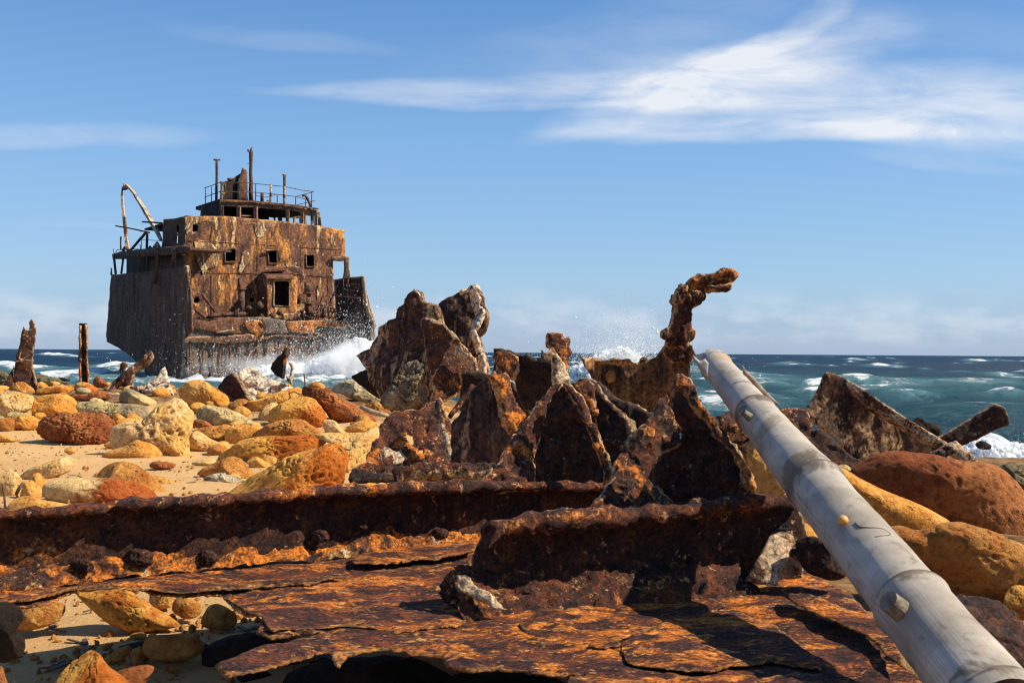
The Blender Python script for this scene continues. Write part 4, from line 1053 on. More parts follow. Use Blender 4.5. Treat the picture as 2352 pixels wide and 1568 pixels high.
# ------------------------------------------------------------------ stones of the beach
seedc = [20]
def B(reg, pts, mat, label, name='boulder', **k2):
    seedc[0] += 1
    a = dict(seed=seedc[0]); a.update(k2)
    return boulder(name, reg, pts, M[mat], label, **a)
big = dict(level=6)
B('R5', [(-90, 1020), (-20, 915), (100, 903), (250, 928), (340, 950), (310, 1060), (210, 1130), (110, 1182), (-20, 1185), (-80, 1120)], 'pale', 'pale flat-topped limestone block at the left end of the beach', rough=.07, box=.8, pits=.05, **big)
B('R5', [(190, 1120), (285, 1010), (400, 950), (530, 928), (690, 948), (755, 990), (788, 1110), (650, 1135), (500, 1155), (330, 1160)], 'ochre', 'squared ochre block with a dark crack on its left side', rough=.05, box=.75, fine=.02, **big)
B('R5', [(80, 890), (130, 830), (220, 806), (300, 845), (355, 905), (300, 935), (100, 925)], 'brown', 'brown mound at the foot of the hollow rusted stump', rough=.09, fine=.03)
B('R5', [(330, 910), (420, 868), (550, 848), (700, 848), (745, 885), (640, 935), (450, 940)], 'orange', 'flat rust-orange slab between the stump and the upright channel post', box=.8)
B('R5', [(730, 860), (790, 812), (880, 818), (960, 858), (975, 892), (900, 918), (800, 915), (745, 890)], 'orange', 'smooth orange oval boulder below the upright channel post', grad=(.6, -.3))
B('R5', [(928, 800), (950, 760), (1000, 752), (1050, 788), (1072, 835), (1010, 872), (945, 855)], 'red', 'rough red cobble touching the leaning rusted beam', rough=.1, pits=.08, Y=12.0)
B('R5', [(650, 945), (760, 935), (860, 950), (900, 912), (1010, 898), (1090, 928), (1112, 972), (1000, 985), (780, 1002)], 'red', 'long reddish slab with a smooth hump under the leaning beam', box=.8)
B('R5', [(1185, 975), (1215, 905), (1290, 873), (1380, 908), (1480, 958), (1555, 1005), (1525, 1055), (1350, 1045), (1230, 1010)], 'grey', 'grey-topped ochre boulder before the small pointed steel fin', grad=(-.5, .5), pits=.05)
B('R5', [(770, 1020), (880, 1004), (1000, 1008), (1300, 1028), (1500, 1058), (1440, 1165), (1250, 1185), (1000, 1145), (880, 1135), (790, 1105)], 'grey', 'long layered tan ledge behind the red porous rock', box=.7, rough=.08, fine=.03, **big)
B('R6', [(-45, 350), (20, 298), (90, 275), (150, 266), (230, 288), (310, 350), (430, 420), (458, 480), (420, 545), (250, 548), (100, 530), (0, 470), (-40, 420)], 'ochre', 'large smooth golden boulder below the broken ship hull', rough=.06, pits=.04, grad=(.4, -.4), **big)
B('Q5', [(715, 330), (722, 225), (850, 178), (920, 160), (1000, 90), (1080, 48), (1155, 33), (1222, 70), (1252, 140), (1240, 210), (1212, 280), (1205, 370), (1228, 438), (1050, 430), (880, 425), (760, 400)], 'pale', 'biggest pale porous rock rising to a blunt knob, edge of the sand', rough=.06, pits=.12, pit_scale=11, deep=.6, grad=(.45, -.25), fine=.025, **big)
B('Q5', [(648, 400), (700, 372), (800, 345), (870, 302), (940, 318), (1040, 360), (1062, 415), (1000, 428), (850, 425), (720, 415)], 'ochre', 'low wing-shaped ochre stone leaning on the biggest porous rock', rough=.05, deep=.5)
B('Q5', [(242, 235), (285, 165), (365, 132), (500, 130), (650, 138), (712, 168), (730, 220), (728, 275), (650, 325), (560, 338), (400, 325), (295, 292)], 'red', 'dark red knobbly porous rock lying on the open sand', rough=.12, pits=.12, pit_scale=16, fine=.06, fscale=3.5, **big)
B('Q5', [(30, 218), (75, 160), (160, 143), (230, 152), (262, 180), (240, 232), (150, 243), (60, 235)], 'orange', 'small orange rock left of the dark red knobbly one', rough=.09, pits=.06)
B('Q5', [(268, 630), (290, 588), (400, 558), (600, 548), (800, 562), (940, 598), (1050, 655), (1062, 692), (900, 712), (700, 722), (500, 738), (350, 705), (280, 670)], 'creamred', 'smooth red and cream cracked slab just behind the rusted girder', rough=.05, grad=(.9, -.1), deep=.6, **big)
B('Q5', [(602, 512), (635, 465), (760, 443), (860, 458), (930, 498), (1010, 568), (1068, 640), (1062, 692), (900, 640), (720, 590), (620, 550)], 'brown', 'tan-brown rounded boulder tucked behind the red and cream slab', rough=.04, pits=.03)
B('Q5', [(940, 560), (1000, 538), (1060, 548), (1135, 590), (1185, 655), (1100, 700), (1000, 680)], 'ochre', 'yellow slab half buried in sand beside the red and cream slab', Y=5.6)
B('Q5', [(142, 532), (200, 480), (300, 450), (420, 408), (480, 403), (497, 430), (455, 500), (380, 535), (300, 560), (240, 575), (180, 565)], 'pale', 'pale horn-shaped stone jutting from the sand at left', rough=.05, deep=.45)
B('Q5', [(205, 590), (215, 515), (260, 520), (310, 580), (290, 640), (230, 640)], 'ochre', 'upright ochre shard in front of the horn-shaped stone', rough=.06)
B('Q5', [(140, 680), (140, 620), (155, 575), (200, 563), (250, 590), (285, 680), (230, 700)], 'ochre', 'wedge-shaped yellow stone left of the red and cream slab', rough=.06, Y=5.0)
B('Q5', [(45, 775), (85, 682), (170, 662), (280, 688), (450, 722), (500, 740), (350, 785), (150, 800)], 'ochre', 'low golden slab cut off by the girder at far left', Y=4.6, rough=.04)
B('Q5', [(-60, 520), (30, 490), (100, 510), (170, 600), (110, 690), (0, 700), (-60, 640)], 'pale', 'smooth sandy-yellow slab at the left picture edge', rough=.03, deep=.5)
B('Q5', [(-80, 285), (0, 262), (80, 290), (130, 305), (60, 312), (-60, 310)], 'ochre', 'thin ridge of ochre stone breaking the sand at left edge', rough=.04, deep=.6)
B('Q5', [(950, 465), (1000, 443), (1100, 448), (1128, 470), (1090, 488), (990, 488)], 'red', 'small flat dark red stone alone on the sand', name='stone', rough=.12, fine=.06)
B('R6', [(120, 1180), (250, 1118), (380, 1060), (500, 1030), (600, 1058), (650, 1120), (720, 1190), (600, 1262), (350, 1270), (180, 1220)], 'brown', 'flat tan-brown boulder sunk in sand beside the pointed pitted boulder', rough=.05, deep=.6, **big)
B('R6', [(85, 1095), (200, 1055), (330, 1065), (300, 1115), (150, 1118)], 'pale', 'low pale stone behind the flat tan-brown boulder', name='stone')
B('R6', [(632, 1080), (690, 1033), (780, 1048), (875, 1125), (800, 1165), (700, 1150)], 'ochre', 'small round ochre stone below the long two-tone boulder', name='stone')
B('R6', [(185, 1245), (280, 1210), (400, 1198), (520, 1228), (610, 1275), (450, 1298), (300, 1302)], 'shell', 'flat dark crusted fragment with white flecks on the sand', name='stone', rough=.15, fine=.08, deep=.7)
B('R6', [(330, 1475), (600, 1262), (750, 1190), (950, 1080), (1150, 1010), (1300, 958), (1450, 898), (1560, 877), (1640, 928), (1685, 1030), (1672, 1095), (1625, 1175), (1580, 1290), (1500, 1385), (1400, 1440), (900, 1480), (600, 1490)], 'orange', 'large pitted orange boulder pointing up to the right behind the girder', rough=.05, pits=.10, pit_scale=13, grad=(.6, -.2), deep=.55, fine=.02, Y=4.9, **big)
B('R6', [(335, 1065), (450, 958), (560, 878), (680, 838), (850, 828), (1060, 826), (1300, 818), (1450, 850), (1430, 905), (1300, 970), (1080, 1060), (900, 1108), (700, 1060), (560, 1045)], 'orange', 'long two-tone boulder, yellow left half and rusty right half', rough=.06, pits=.05, grad=(.9, .0), deep=.7, **big)
B('R6', [(38, 885), (68, 792), (150, 778), (270, 848), (380, 900), (465, 942), (340, 995), (200, 985), (60, 955)], 'pale', 'smooth cream stone right of the biggest porous rock', rough=.04)
B('R6', [(398, 805), (448, 738), (550, 703), (650, 716), (765, 740), (710, 830), (560, 885), (480, 918), (425, 885)], 'ochre', 'rounded honey-coloured stone left of the pitted mound', rough=.04)
B('R6', [(670, 830), (780, 740), (900, 688), (1050, 656), (1200, 660), (1300, 718), (1430, 795), (1300, 835), (900, 845)], 'brown', 'honeycombed brown mound on top of the two-tone boulder', rough=.08, pits=.13, pit_scale=15, Y=7.9, **big)
B('R6', [(850, 650), (880, 558), (980, 500), (1150, 438), (1285, 450), (1372, 520), (1425, 620), (1395, 745), (1250, 735), (1100, 690), (900, 695)], 'orange', 'big rounded orange boulder with a grey-stained top', rough=.05, pits=.04, grad=(.3, -.6), **big)
B('R6', [(748, 725), (758, 600), (820, 528), (900, 488), (955, 510), (900, 600), (890, 690), (800, 740)], 'pale', 'narrow cream stone wedged left of the grey-stained boulder', rough=.05, Y=9.3)
B('R6', [(545, 545), (600, 488), (750, 458), (900, 400), (1050, 358), (1150, 335), (1190, 380), (1140, 430), (1000, 490), (850, 530), (720, 595), (600, 595)], 'ochre', 'long yellow boulder below the white-crusted steel plate', rough=.05, **big)
B('R6', [(445, 525), (520, 468), (600, 452), (650, 480), (590, 530), (600, 590), (500, 565)], 'brown', 'small brown stone at the left tip of the long yellow boulder', name='stone')
B('R6', [(115, 580), (150, 530), (230, 516), (400, 543), (530, 588), (650, 640), (738, 722), (600, 715), (430, 710), (280, 735), (150, 660)], 'grey', 'ochre boulder with a grey band beneath the golden boulder', rough=.06, pits=.04, **big)
B('R6', [(100, 665), (200, 663), (285, 722), (200, 745), (100, 745)], 'red', 'small glossy red stone beside the knob of the porous rock', name='stone')
B('R6', [(80, 770), (250, 730), (440, 706), (490, 740), (430, 820), (440, 890), (280, 840), (150, 790)], 'brown', 'sponge-like tan stone above the smooth cream stone', rough=.1, pits=.12, pit_scale=18)
B('R6', [(1392, 690), (1428, 658), (1520, 678), (1600, 768), (1650, 805), (1500, 815), (1420, 775)], 'pale', 'small cream stone beneath the dark red leaning boulder', name='stone')
B('R6', [(1610, 770), (1700, 700), (1830, 666), (1925, 690), (1915, 745), (1790, 805), (1650, 800)], 'ochre', 'egg-shaped yellow stone beside the flat rusted plate', name='stone')
B('R6', [(1140, 340), (1200, 318), (1300, 348), (1450, 368), (1600, 450), (1750, 528), (1905, 620), (1925, 685), (1800, 725), (1680, 720), (1500, 660), (1420, 570), (1330, 480), (1190, 425)], 'red', 'dark red pitted boulder sloping down to the right', rough=.06, pits=.10, pit_scale=20, fine=.03, deep=.6, **big)
B('R6', [(1470, 380), (1560, 300), (1690, 252), (1800, 278), (1865, 350), (1830, 415), (1720, 448), (1600, 410)], 'shell', 'cream and black barnacled rock at the foot of the twin-peaked plate', rough=.1, pits=.08, Y=10.5)
B('R6', [(1700, 420), (1800, 370), (1900, 390), (1990, 440), (1940, 500), (1800, 490)], 'grey', 'grey stone in the shade under the twin-peaked plate', Y=10.0, rough=.1)
B('R6', [(1820, 520), (1920, 483), (2050, 528), (2095, 585), (2040, 618), (1900, 600)], 'brown', 'mossy brown stone under the twin-peaked plate', rough=.1)
B('R6', [(1320, 830), (1450, 798), (1600, 808), (1800, 786), (1945, 738), (1965, 850), (1890, 990), (1810, 1125), (1700, 1190), (1640, 1190), (1600, 1050), (1480, 920)], 'pale', 'pale broken slab with a ragged rim behind the pitted orange boulder', rough=.07, lean=.4, deep=.5, Y=6.3, **big)
B('R6', [(1480, 1390), (1600, 1308), (1750, 1276), (1870, 1288), (1970, 1335), (1800, 1400), (1600, 1420)], 'ochre', 'low yellow stone right of the pitted orange boulder', Y=4.6, name='stone')
B('R6', [(1700, 1400), (1900, 1330), (2050, 1320), (2150, 1380), (1950, 1430)], 'brown', 'low brown stone between yellow stone and the short angle beam', Y=4.3, name='stone')
for p, lb in (([(1125, 1155), (1170, 1122), (1230, 1150), (1285, 1215), (1200, 1240), (1150, 1205)], 'finger-sized ochre cobble nearer the red porous rock, below the ledge'), ([(1265, 1180), (1330, 1138), (1425, 1172), (1380, 1210), (1300, 1218)], 'yellow cobble under the tan ledge, next to the porous rock'),
              ([(1040, 1430), (1100, 1398), (1150, 1388), (1215, 1412), (1150, 1458), (1060, 1458)], 'rounded cobble at the right end of the red porous rock'), ([(640, 1500), (680, 1460), (760, 1500), (700, 1530)], 'small pale cobble in the sand before the porous rock')):
    B('R5', p, 'ochre', lb, name='cobble', level=4)
# seen through the hole under the sheet
B('Q2', [(525, 815), (700, 770), (850, 790), (960, 870), (1100, 970), (1230, 1052), (1150, 1080), (1000, 1105), (900, 1100), (750, 1030), (620, 930)], 'orange', 'long ochre stone lying on sand under the torn steel sheet', Y=2.34, rough=.05, pits=.05, deep=.5, cuts=2, **big)
B('Q2', [(380, 1480), (450, 1370), (555, 1288), (622, 1245), (685, 1270), (765, 1370), (890, 1475), (880, 1600), (600, 1640), (380, 1600)], 'orange', 'orange peak-shaped stone at the bottom left corner', Y=1.85, rough=.04, box=.75, grad=(.7, 0), **big)
B('Q2', [(715, 1310), (800, 1240), (885, 1206), (915, 1240), (860, 1290), (760, 1330)], 'brown', 'small lit brown stone behind the orange peak-shaped stone', Y=2.1, name='stone')
B('Q2', [(790, 1410), (950, 1348), (1065, 1352), (1020, 1420), (980, 1500), (850, 1520)], 'red', 'reddish stone right of the orange peak-shaped stone', Y=1.9)
B('Q2', [(985, 1230), (1030, 1150), (1150, 1135), (1350, 1150), (1420, 1220), (1300, 1290), (1080, 1295)], 'brown', 'flat brown stone in shade in front of the long ochre stone under the sheet', Y=2.1, box=.7)
B('Q2', [(1028, 890), (1060, 828), (1200, 845), (1200, 920), (1100, 945)], 'ochre', 'yellow stone in the gap below the torn sheet', Y=2.52, name='stone')
B('Q2', [(1190, 950), (1230, 860), (1330, 880), (1400, 960), (1300, 1010)], 'brown', 'shaded stone right of the yellow stone in the gap', Y=2.42, name='stone')
B('Q2', [(1400, 1060), (1440, 940), (1520, 920), (1640, 1000), (1600, 1080)], 'brown', 'shaded angular stone below the jagged sheet edge', Y=2.33, name='stone')
B('Q2', [(90, 960), (200, 915), (360, 900), (460, 930), (420, 1010), (330, 1055), (130, 1095), (70, 1040)], 'brown', 'dark brown boulder under the far left of the torn sheet', Y=2.33)
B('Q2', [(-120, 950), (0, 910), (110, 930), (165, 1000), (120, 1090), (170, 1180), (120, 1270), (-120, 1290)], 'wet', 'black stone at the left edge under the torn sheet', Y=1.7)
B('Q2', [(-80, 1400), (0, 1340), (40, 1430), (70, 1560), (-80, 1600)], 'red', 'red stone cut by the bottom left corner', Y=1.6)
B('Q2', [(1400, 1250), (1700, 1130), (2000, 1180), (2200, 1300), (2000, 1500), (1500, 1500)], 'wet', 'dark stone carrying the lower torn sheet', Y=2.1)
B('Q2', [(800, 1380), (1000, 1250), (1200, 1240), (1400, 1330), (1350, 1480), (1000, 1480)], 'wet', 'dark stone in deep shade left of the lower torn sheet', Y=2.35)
B('D', [(640, 1560), (760, 1525), (900, 1515), (1020, 1540), (1080, 1620), (900, 1680), (660, 1660)], 'wet', 'dark stone added to deepen the shadow under the front lip of the sheet', Y=1.95)  # this and the next three: stones added near-black to paint deep shade
B('D', [(1010, 1570), (1120, 1548), (1260, 1555), (1330, 1600), (1300, 1690), (1050, 1680)], 'wet', 'dark stone added for shade under the sheet beside the right torn lip', Y=1.9)
B('D', [(480, 1590), (560, 1545), (640, 1560), (690, 1640), (600, 1690), (500, 1670)], 'wet', 'black stone added for shade left of the other stones under the front lip', Y=2.0)
B('D', [(250, 1500), (360, 1470), (470, 1480), (500, 1540), (420, 1580), (290, 1560)], 'wet', 'dark flat stone added for shade between the orange peak-shaped stone and the torn sheet', Y=2.2)
# right-hand stones
B('Q1', [(1000, 870), (1080, 798), (1180, 748), (1280, 722), (1400, 728), (1560, 748), (1700, 778), (1840, 798), (1935, 838), (2010, 920), (2090, 1010), (2230, 1160), (2240, 1400), (2059, 1420), (1800, 1380), (1550, 1300), (1300, 1130), (1100, 980)], 'red', 'huge smooth dark red boulder at the right edge', Y=3.7, sink=.2, rough=.03, grad=(-.5, -.3), deep=.7, pits=.02, fine=.008, cuts=0, lean=-.45, ridge=.2, **big)
B('Q1', [(880, 850), (940, 828), (1020, 868), (1100, 915), (1250, 988), (1400, 1058), (1500, 1112), (1560, 1175), (1480, 1270), (1200, 1240), (980, 1120), (860, 960)], 'ochre', 'smooth yellow boulder between bamboo pole and the huge red boulder', Y=3.0, sink=.65, rough=.03, deep=.6, cuts=0, lean=-.2, ridge=.2, fine=.008, **big)
B('Q1', [(1180, 1230), (1300, 1185), (1420, 1202), (1520, 1180), (1600, 1152), (1710, 1148), (1830, 1178), (1950, 1248), (2070, 1305), (2230, 1400), (2230, 1660), (1950, 1640), (1700, 1640), (1500, 1560), (1320, 1400)], 'brown', 'tan-brown lumpy boulder in front of the huge red boulder', Y=2.45, sink=.22, rough=.05, pits=.03, deep=.6, fine=.014, cuts=0, lean=-.4, ridge=.2, **big)
B('Q4', [(2245, 680), (2270, 615), (2330, 598), (2400, 620), (2420, 700), (2350, 760), (2270, 740)], 'orange', 'small round orange stone at the lower right edge', Y=1.9, sink=.2, name='stone')
B('Q4', [(1900, 700), (2050, 640), (2250, 680), (2350, 790), (2450, 900), (2450, 1200), (2100, 1150), (1950, 900)], 'dark', 'dark rust-crusted lump right of the bamboo base', Y=1.55, rough=.1)
B('Q1', [(400, 700), (430, 665), (600, 640), (700, 760), (680, 1000), (500, 1000), (420, 850)], 'ochre', 'ochre stone in shade behind the bamboo and right steel peak', Y=2.9, sink=1.0)
B('Q1', [(560, 1180), (640, 1150), (760, 1180), (850, 1260), (820, 1290), (700, 1290)], 'orange', 'orange stone glimpsed under the bamboo pole', Y=2.2, sink=.8, name='stone')
B('Q1', [(690, 1290), (800, 1255), (960, 1310), (1010, 1450), (900, 1500), (740, 1440)], 'dark', 'rust-crusted lump under the bamboo pole', Y=1.95)
B('Q1', [(925, 840), (980, 822), (1020, 835), (1015, 860), (960, 868)], 'grey', 'grey chip above the smooth yellow boulder', Y=3.6, name='stone', level=4)
for p, lb, yy in (([(1400, 560), (1440, 540), (1480, 570), (1560, 590), (1585, 630), (1500, 660), (1420, 630)], 'wet black rock in the sea behind the slanted plate', 9.6), ([(1770, 700), (1800, 680), (1870, 710), (1850, 730), (1790, 725)], 'small dark reef rock awash in the white surf', 14.0)):
    B('Q1', p, 'wet', lb, Y=yy, rough=.12, name='rock')
B('Q1', [(1860, 900), (1900, 850), (1950, 818), (2059, 835), (2200, 850), (2250, 1000), (2000, 1020)], 'reef', 'olive reef rock beyond the red boulder at the right edge', Y=5.8, rough=.14, fine=.06, name='rock')
B('R5', [(-60, 780), (-20, 690), (40, 700), (90, 740), (60, 800), (0, 850)], 'reef', 'olive reef outcrop left of the hollow stump', Y=15.5, rough=.15, fine=.06, name='rock')
B('R5', [(330, 800), (350, 745), (430, 745), (520, 765), (620, 800), (720, 835), (700, 880), (400, 890)], 'reef', 'low olive reef outcrop between stump and channel post', Y=15.0, rough=.15, fine=.07, name='rock', **big)
B('R5', [(560, 780), (620, 762), (700, 785), (690, 800), (600, 798)], 'wet', 'dark wet rock at the water line beside the channel post', Y=17, name='rock')
# loose cobbles between the larger stones
lab = 'small ochre cobble filling a gap between the larger beach stones'
cob = []
rngc = random.Random(5)
for q in range(115):
    fx = rngc.uniform(-.52, -.05); Y = rngc.uniform(5.0, 12.4) if q < 60 else rngc.uniform(8.6, 12.8)
    if 5.4 < Y < 8.4 and fx < -.30 and rngc.random() < .85: continue
    X = fx * Y; z = float(ground_z(X, Y)); r = rngc.uniform(.035, .10) * (1 if Y > 7 else .7)
    U, Fc = ico(4)
    sc = np.array([rngc.uniform(.9, 1.6), rngc.uniform(.7, 1.2), rngc.uniform(.55, .85)]) * r
    a = rngc.uniform(0, 3.14); Rz = np.array([[math.cos(a), -math.sin(a), 0], [math.sin(a), math.cos(a), 0], [0, 0, 1]])
    V = (U * sc) @ Rz.T
    V = V * (1 + .22 * fbm(V / r + q * 3.3, 1.1, 3, q))[:, None] + (X, Y, z + .25 * r)
    o = mk('cobble', V, Fc, M[rngc.choice(['ochre', 'pale', 'orange', 'brown', 'grey', 'ochre'])], None, {'tint': .5 + .4 * vnoise(V, 9, q), 'pit': np.zeros(len(V))})
    tag(o, lab, 'stone', 'cobbles filling the gaps between larger beach stones')
def gravel():
    rng = np.random.RandomState(9); U, Fc = ico(1); Vs = []; Fs = []; o = 0
    n = 3600
    Y = np.r_[rng.uniform(4.6, 9.5, n - 1900), rng.uniform(1.7, 3.4, 1500), rng.uniform(8, 12.5, 400)]
    X = Y * rng.uniform(-.52, -.02, n); s = rng.gamma(1.6, .0025, n) + .002
    cl = fbm(np.c_[X, Y, 0 * X], .8, 3, 6)
    for k in range(n):
        if cl[k] < rng.uniform(-.5, .35): continue
        v = U * s[k] * rng.uniform(.5, 1.5, 3) + (X[k], Y[k], float(ground_z(X[k], Y[k])) + s[k] * .3 + .035 * float(fbm(np.array([[X[k], Y[k], 0.]]), .9, 4, 3)[0]))
        Vs.append(v); Fs.append(Fc + o); o += len(U)
    V = np.concatenate(Vs)
    tag(mk('gravel', V, np.concatenate(Fs), M['brown'], None, {'tint': rng.uniform(0, 1, len(V)), 'pit': np.zeros(len(V))}, smooth=False), 'dark grit and shell bits strewn over the pale sand', 'gravel', kind='stuff')
gravel()
def litter():
    rng = np.random.RandomState(21); geos = []
    for k in range(420):
        near = k > 330
        Y = rng.uniform(2.0, 3.0) if near else rng.uniform(4.7, 9.6); X = Y * rng.uniform(-.52, -.12)
        if fbm(np.array([[X, Y, 0.]]), .7, 3, 44)[0] < rng.uniform(-.4, .3): continue
        z = float(ground_z(X, Y)) + .035 * float(fbm(np.array([[X, Y, 0.]]), .9, 4, 3)[0]) + .006
        a = rng.uniform(0, 3.14); L = rng.gamma(2, .012) + .008; w = L * rng.uniform(.15, .5)
        ex = np.array([math.cos(a), math.sin(a), rng.uniform(-.2, .2)]) * L; ey = np.array([-math.sin(a), math.cos(a), rng.uniform(-.2, .2)]) * w
        geos.append(box_geo(np.array([X, Y, z]) - ex / 2 - ey / 2, ex, ey, (0, 0, .003)))
    V, Fc = join(geos)
    tag(mk('beach_litter', V, Fc, M['twig'], smooth=False), 'dark weed scraps and rust flakes scattered on the sand', 'beach litter', kind='stuff')
litter()

# ------------------------------------------------------------------ standing steel remnants
def ctr(reg, pts):
    q = np.array(T(reg, pts)); return (q.min(0) + q.max(0)) / 2
def grow(pts, f):
    q = np.array(pts, float); c = (q.min(0) + q.max(0)) / 2
    return (c + (q - c) * f).tolist()
def S(name, reg, pts, Y, th, mat, parent=None, yaw=0, lean=0, curve=0, holes=(), label=None, cat=None, **k2):
    if name in ('web', 'right_face'): pts = grow(pts, 1.05)
    c = ctr(reg, pts)
    a = dict(res=6, jag=3.0, bump=.006, bscale=26, seed=seedc[0]); seedc[0] += 1
    a.update(k2)
    o = sheet(name, reg, pts, tilt_map(Y, yaw, lean, c[0], c[1], curve), th, M[mat], parent, holes, **a)
    if label: tag(o, label, cat)
    return o
def root(name, reg, p, Y, label, cat='steel remnant'):
    x, y = T(reg, [p])[0]
    return empty(name, at(np.array([x]), np.array([y]), np.array([float(Y)]))[0], label, cat)
# hollow stump at far left
r = root('steel_stump', 'R5', (220, 880), 11.2, 'tall hollow rusted stump with a ragged top at far left')
far = dict(res=3.0, jag=1.8, bump=.02, bscale=8)
S('plate', 'R5', [(232, 255), (250, 288), (300, 282), (345, 262), (358, 262), (350, 420), (330, 560), (318, 700), (335, 800), (340, 930), (110, 930), (130, 760), (150, 640), (165, 520), (195, 430), (200, 340)], 11.2, .05, 'dark', r, holes=[[(205, 575), (215, 520), (262, 462), (310, 490), (300, 535), (240, 578)]], yaw=.35, curve=8, **far)
S('back_plate', 'R5', [(298, 300), (298, 205), (318, 182), (355, 222), (360, 280), (345, 500), (330, 700), (200, 700), (200, 450)], 11.35, .04, 'dark', r, yaw=.6, **far)
S('gusset', 'R5', [(140, 640), (110, 700), (60, 770), (0, 860), (-10, 940), (120, 940)], 11.1, .04, 'dark', r, yaw=.5, **far)
S('gusset', 'R5', [(318, 650), (330, 690), (340, 780), (372, 930), (300, 930), (290, 780)], 11.05, .04, 'dark', r, yaw=-.8, **far)
S('band', 'R5', [(150, 595), (240, 588), (330, 595), (328, 610), (240, 604), (148, 612)], 11.1, .03, 'crust', r, **far)
# channel post
r = root('channel_post', 'R5', (835, 820), 12.0, 'upright rusted channel post with open front beside the orange oval boulder')
S('web', 'R5', [(795, 240), (868, 238), (872, 500), (882, 850), (790, 850), (788, 500)], 12.08, .02, 'black', r, **far)
S('flange', 'R5', [(786, 240), (808, 238), (812, 500), (812, 850), (788, 850), (786, 500)], 11.95, .12, 'tip', r, yaw=.3, **far)
S('flange', 'R5', [(850, 236), (872, 234), (874, 500), (884, 850), (862, 850), (856, 500)], 11.95, .12, 'tip', r, yaw=.3, **far)
# leaning beam
r = root('leaning_beam', 'R5', (1050, 880), 11.6, 'charred-looking rusted beam leaning up to the right below the hull')
bm_ = [(1000, 890), (1060, 830), (1200, 720), (1350, 590), (1460, 500), (1500, 475), (1522, 505), (1500, 560), (1400, 630), (1300, 720), (1180, 800), (1090, 890)]
S('beam', 'R5', bm_, 11.6, .22, 'mottle', r, yaw=.2, lean=.4, res=2.5, jag=1.6, bump=.03, bscale=9)
S('flange', 'R5', [(1170, 720), (1200, 620), (1240, 608), (1268, 640), (1225, 690)], 11.5, .05, 'dark', r, **far)
S('strut', 'R5', [(1200, 830), (1260, 760), (1310, 690), (1320, 740), (1300, 840), (1330, 900), (1230, 890)], 11.65, .1, 'dark', r, **far)
S('pointed_plate', 'R5', [(1615, 672), (1650, 654), (1668, 690), (1700, 820), (1745, 945), (1600, 925), (1415, 895), (1500, 800), (1560, 740)], 10.8, .06, 'saltwhite', None, lean=.3, yaw=.3, label='small triangular rusted fin standing under the ship hull', cat='steel remnant', **far)
S('rust_sheet', 'R5', [(1400, 830), (1450, 810), (1480, 870), (1560, 880), (1720, 960), (1500, 950), (1300, 890), (1290, 840)], 11.0, .1, 'salt', None, lean=.8, label='flat scrap of flaking steel left of the triangular fin', cat='steel scrap', **far)
S('rust_sheet', 'R5', [(640, 930), (680, 870), (740, 870), (760, 900), (850, 930), (800, 950), (700, 945)], 11.6, .08, 'salt', None, lean=.8, label='scrap of pale flaking steel beneath the orange oval boulder', cat='steel scrap', **far)
S('rust_sheet', 'R5', [(880, 960), (1000, 905), (1180, 900), (1200, 930), (1120, 960), (1180, 1000), (900, 1000), (800, 1000)], 11.0, .08, 'salt', None, lean=1.2, label='whitish steel scrap beside the grey-topped boulder', cat='steel scrap', **far)
# white-crusted plate
r = root('crusted_plate', 'R6', (720, 450), 10.6, 'rusted steel plate heavily crusted white, lying before the splash')
S('plate', 'R6', [(515, 235), (580, 165), (640, 108), (700, 128), (760, 168), (880, 240), (1000, 290), (1110, 328), (1050, 380), (950, 420), (800, 460), (650, 470), (600, 380), (560, 290)], 10.5, .08, 'saltwhite', r, lean=.8, yaw=.3, res=3, jag=2, bump=.03, bscale=8)
S('side_plate', 'R6', [(330, 345), (395, 245), (460, 193), (512, 225), (560, 290), (620, 390), (660, 470), (560, 475), (450, 445)], 10.4, .08, 'dark', r, yaw=-1, **far)
r = root('steel_fragment', 'R4', (650, 1450), 11.2, 'small twisted steel fragment standing upright against the splash')
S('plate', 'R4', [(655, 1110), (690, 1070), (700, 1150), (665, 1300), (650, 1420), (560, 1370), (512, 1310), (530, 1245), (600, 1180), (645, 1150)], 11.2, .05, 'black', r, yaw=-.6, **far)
S('flange', 'R4', [(695, 1062), (732, 1085), (725, 1160), (712, 1220), (690, 1330), (660, 1400), (672, 1250), (680, 1120)], 11.15, .05, 'tip', r, yaw=.5, **far)
S('flange', 'R4', [(712, 1225), (760, 1240), (787, 1300), (765, 1340), (775, 1490), (730, 1450), (690, 1390), (735, 1390), (740, 1300)], 11.1, .06, 'salt', r, yaw=.3, **far)
tag(tube('rusty_rod', at(np.array([696.7, 699, 700, 699]), np.array([858, 862, 880, 912]), np.full(4, 10.0)), .008, M['twig'], None, .05, sides=6, bump=.006, bscale=30), 'thin rusty rod rising from the dark red pitted boulder', 'rod')
tag(tube('twig', at(*np.array([(650, 935), (668, 912), (664, 903), (675, 898), (690, 905)]).T, np.full(5, 9.2)), .006, M['twig'], None, .05, sides=6, bump=.01, bscale=20), 'thin forked twig on the long yellow boulder', 'twig')
tag(tube('driftwood_stick', at(*np.array([(828, 934), (850, 944), (893, 955)]).T, np.full(3, 7.6)), [.014, .02, .016], M['wood'], None, .05, sides=8, bump=.006), 'grey driftwood stick pointing from the red boulder to the plate', 'stick')
tag(tube('twig', at(*np.array([(14, 1175), (9, 1140), (4, 1110)]).T, np.full(3, 4.6)), .006, M['twig'], None, .03, sides=6, bump=.01, bscale=20), 'dry twig standing at the left edge behind the girder', 'twig')
tag(tube('twig', at(*np.array([(36, 1140), (48, 1118), (54, 1105)]).T, np.full(3, 4.7)), [.012, .009, .004], M['twig'], None, .03, sides=6, bump=.012, bscale=20), 'dark broken twig against the wedge-shaped yellow stone', 'twig')

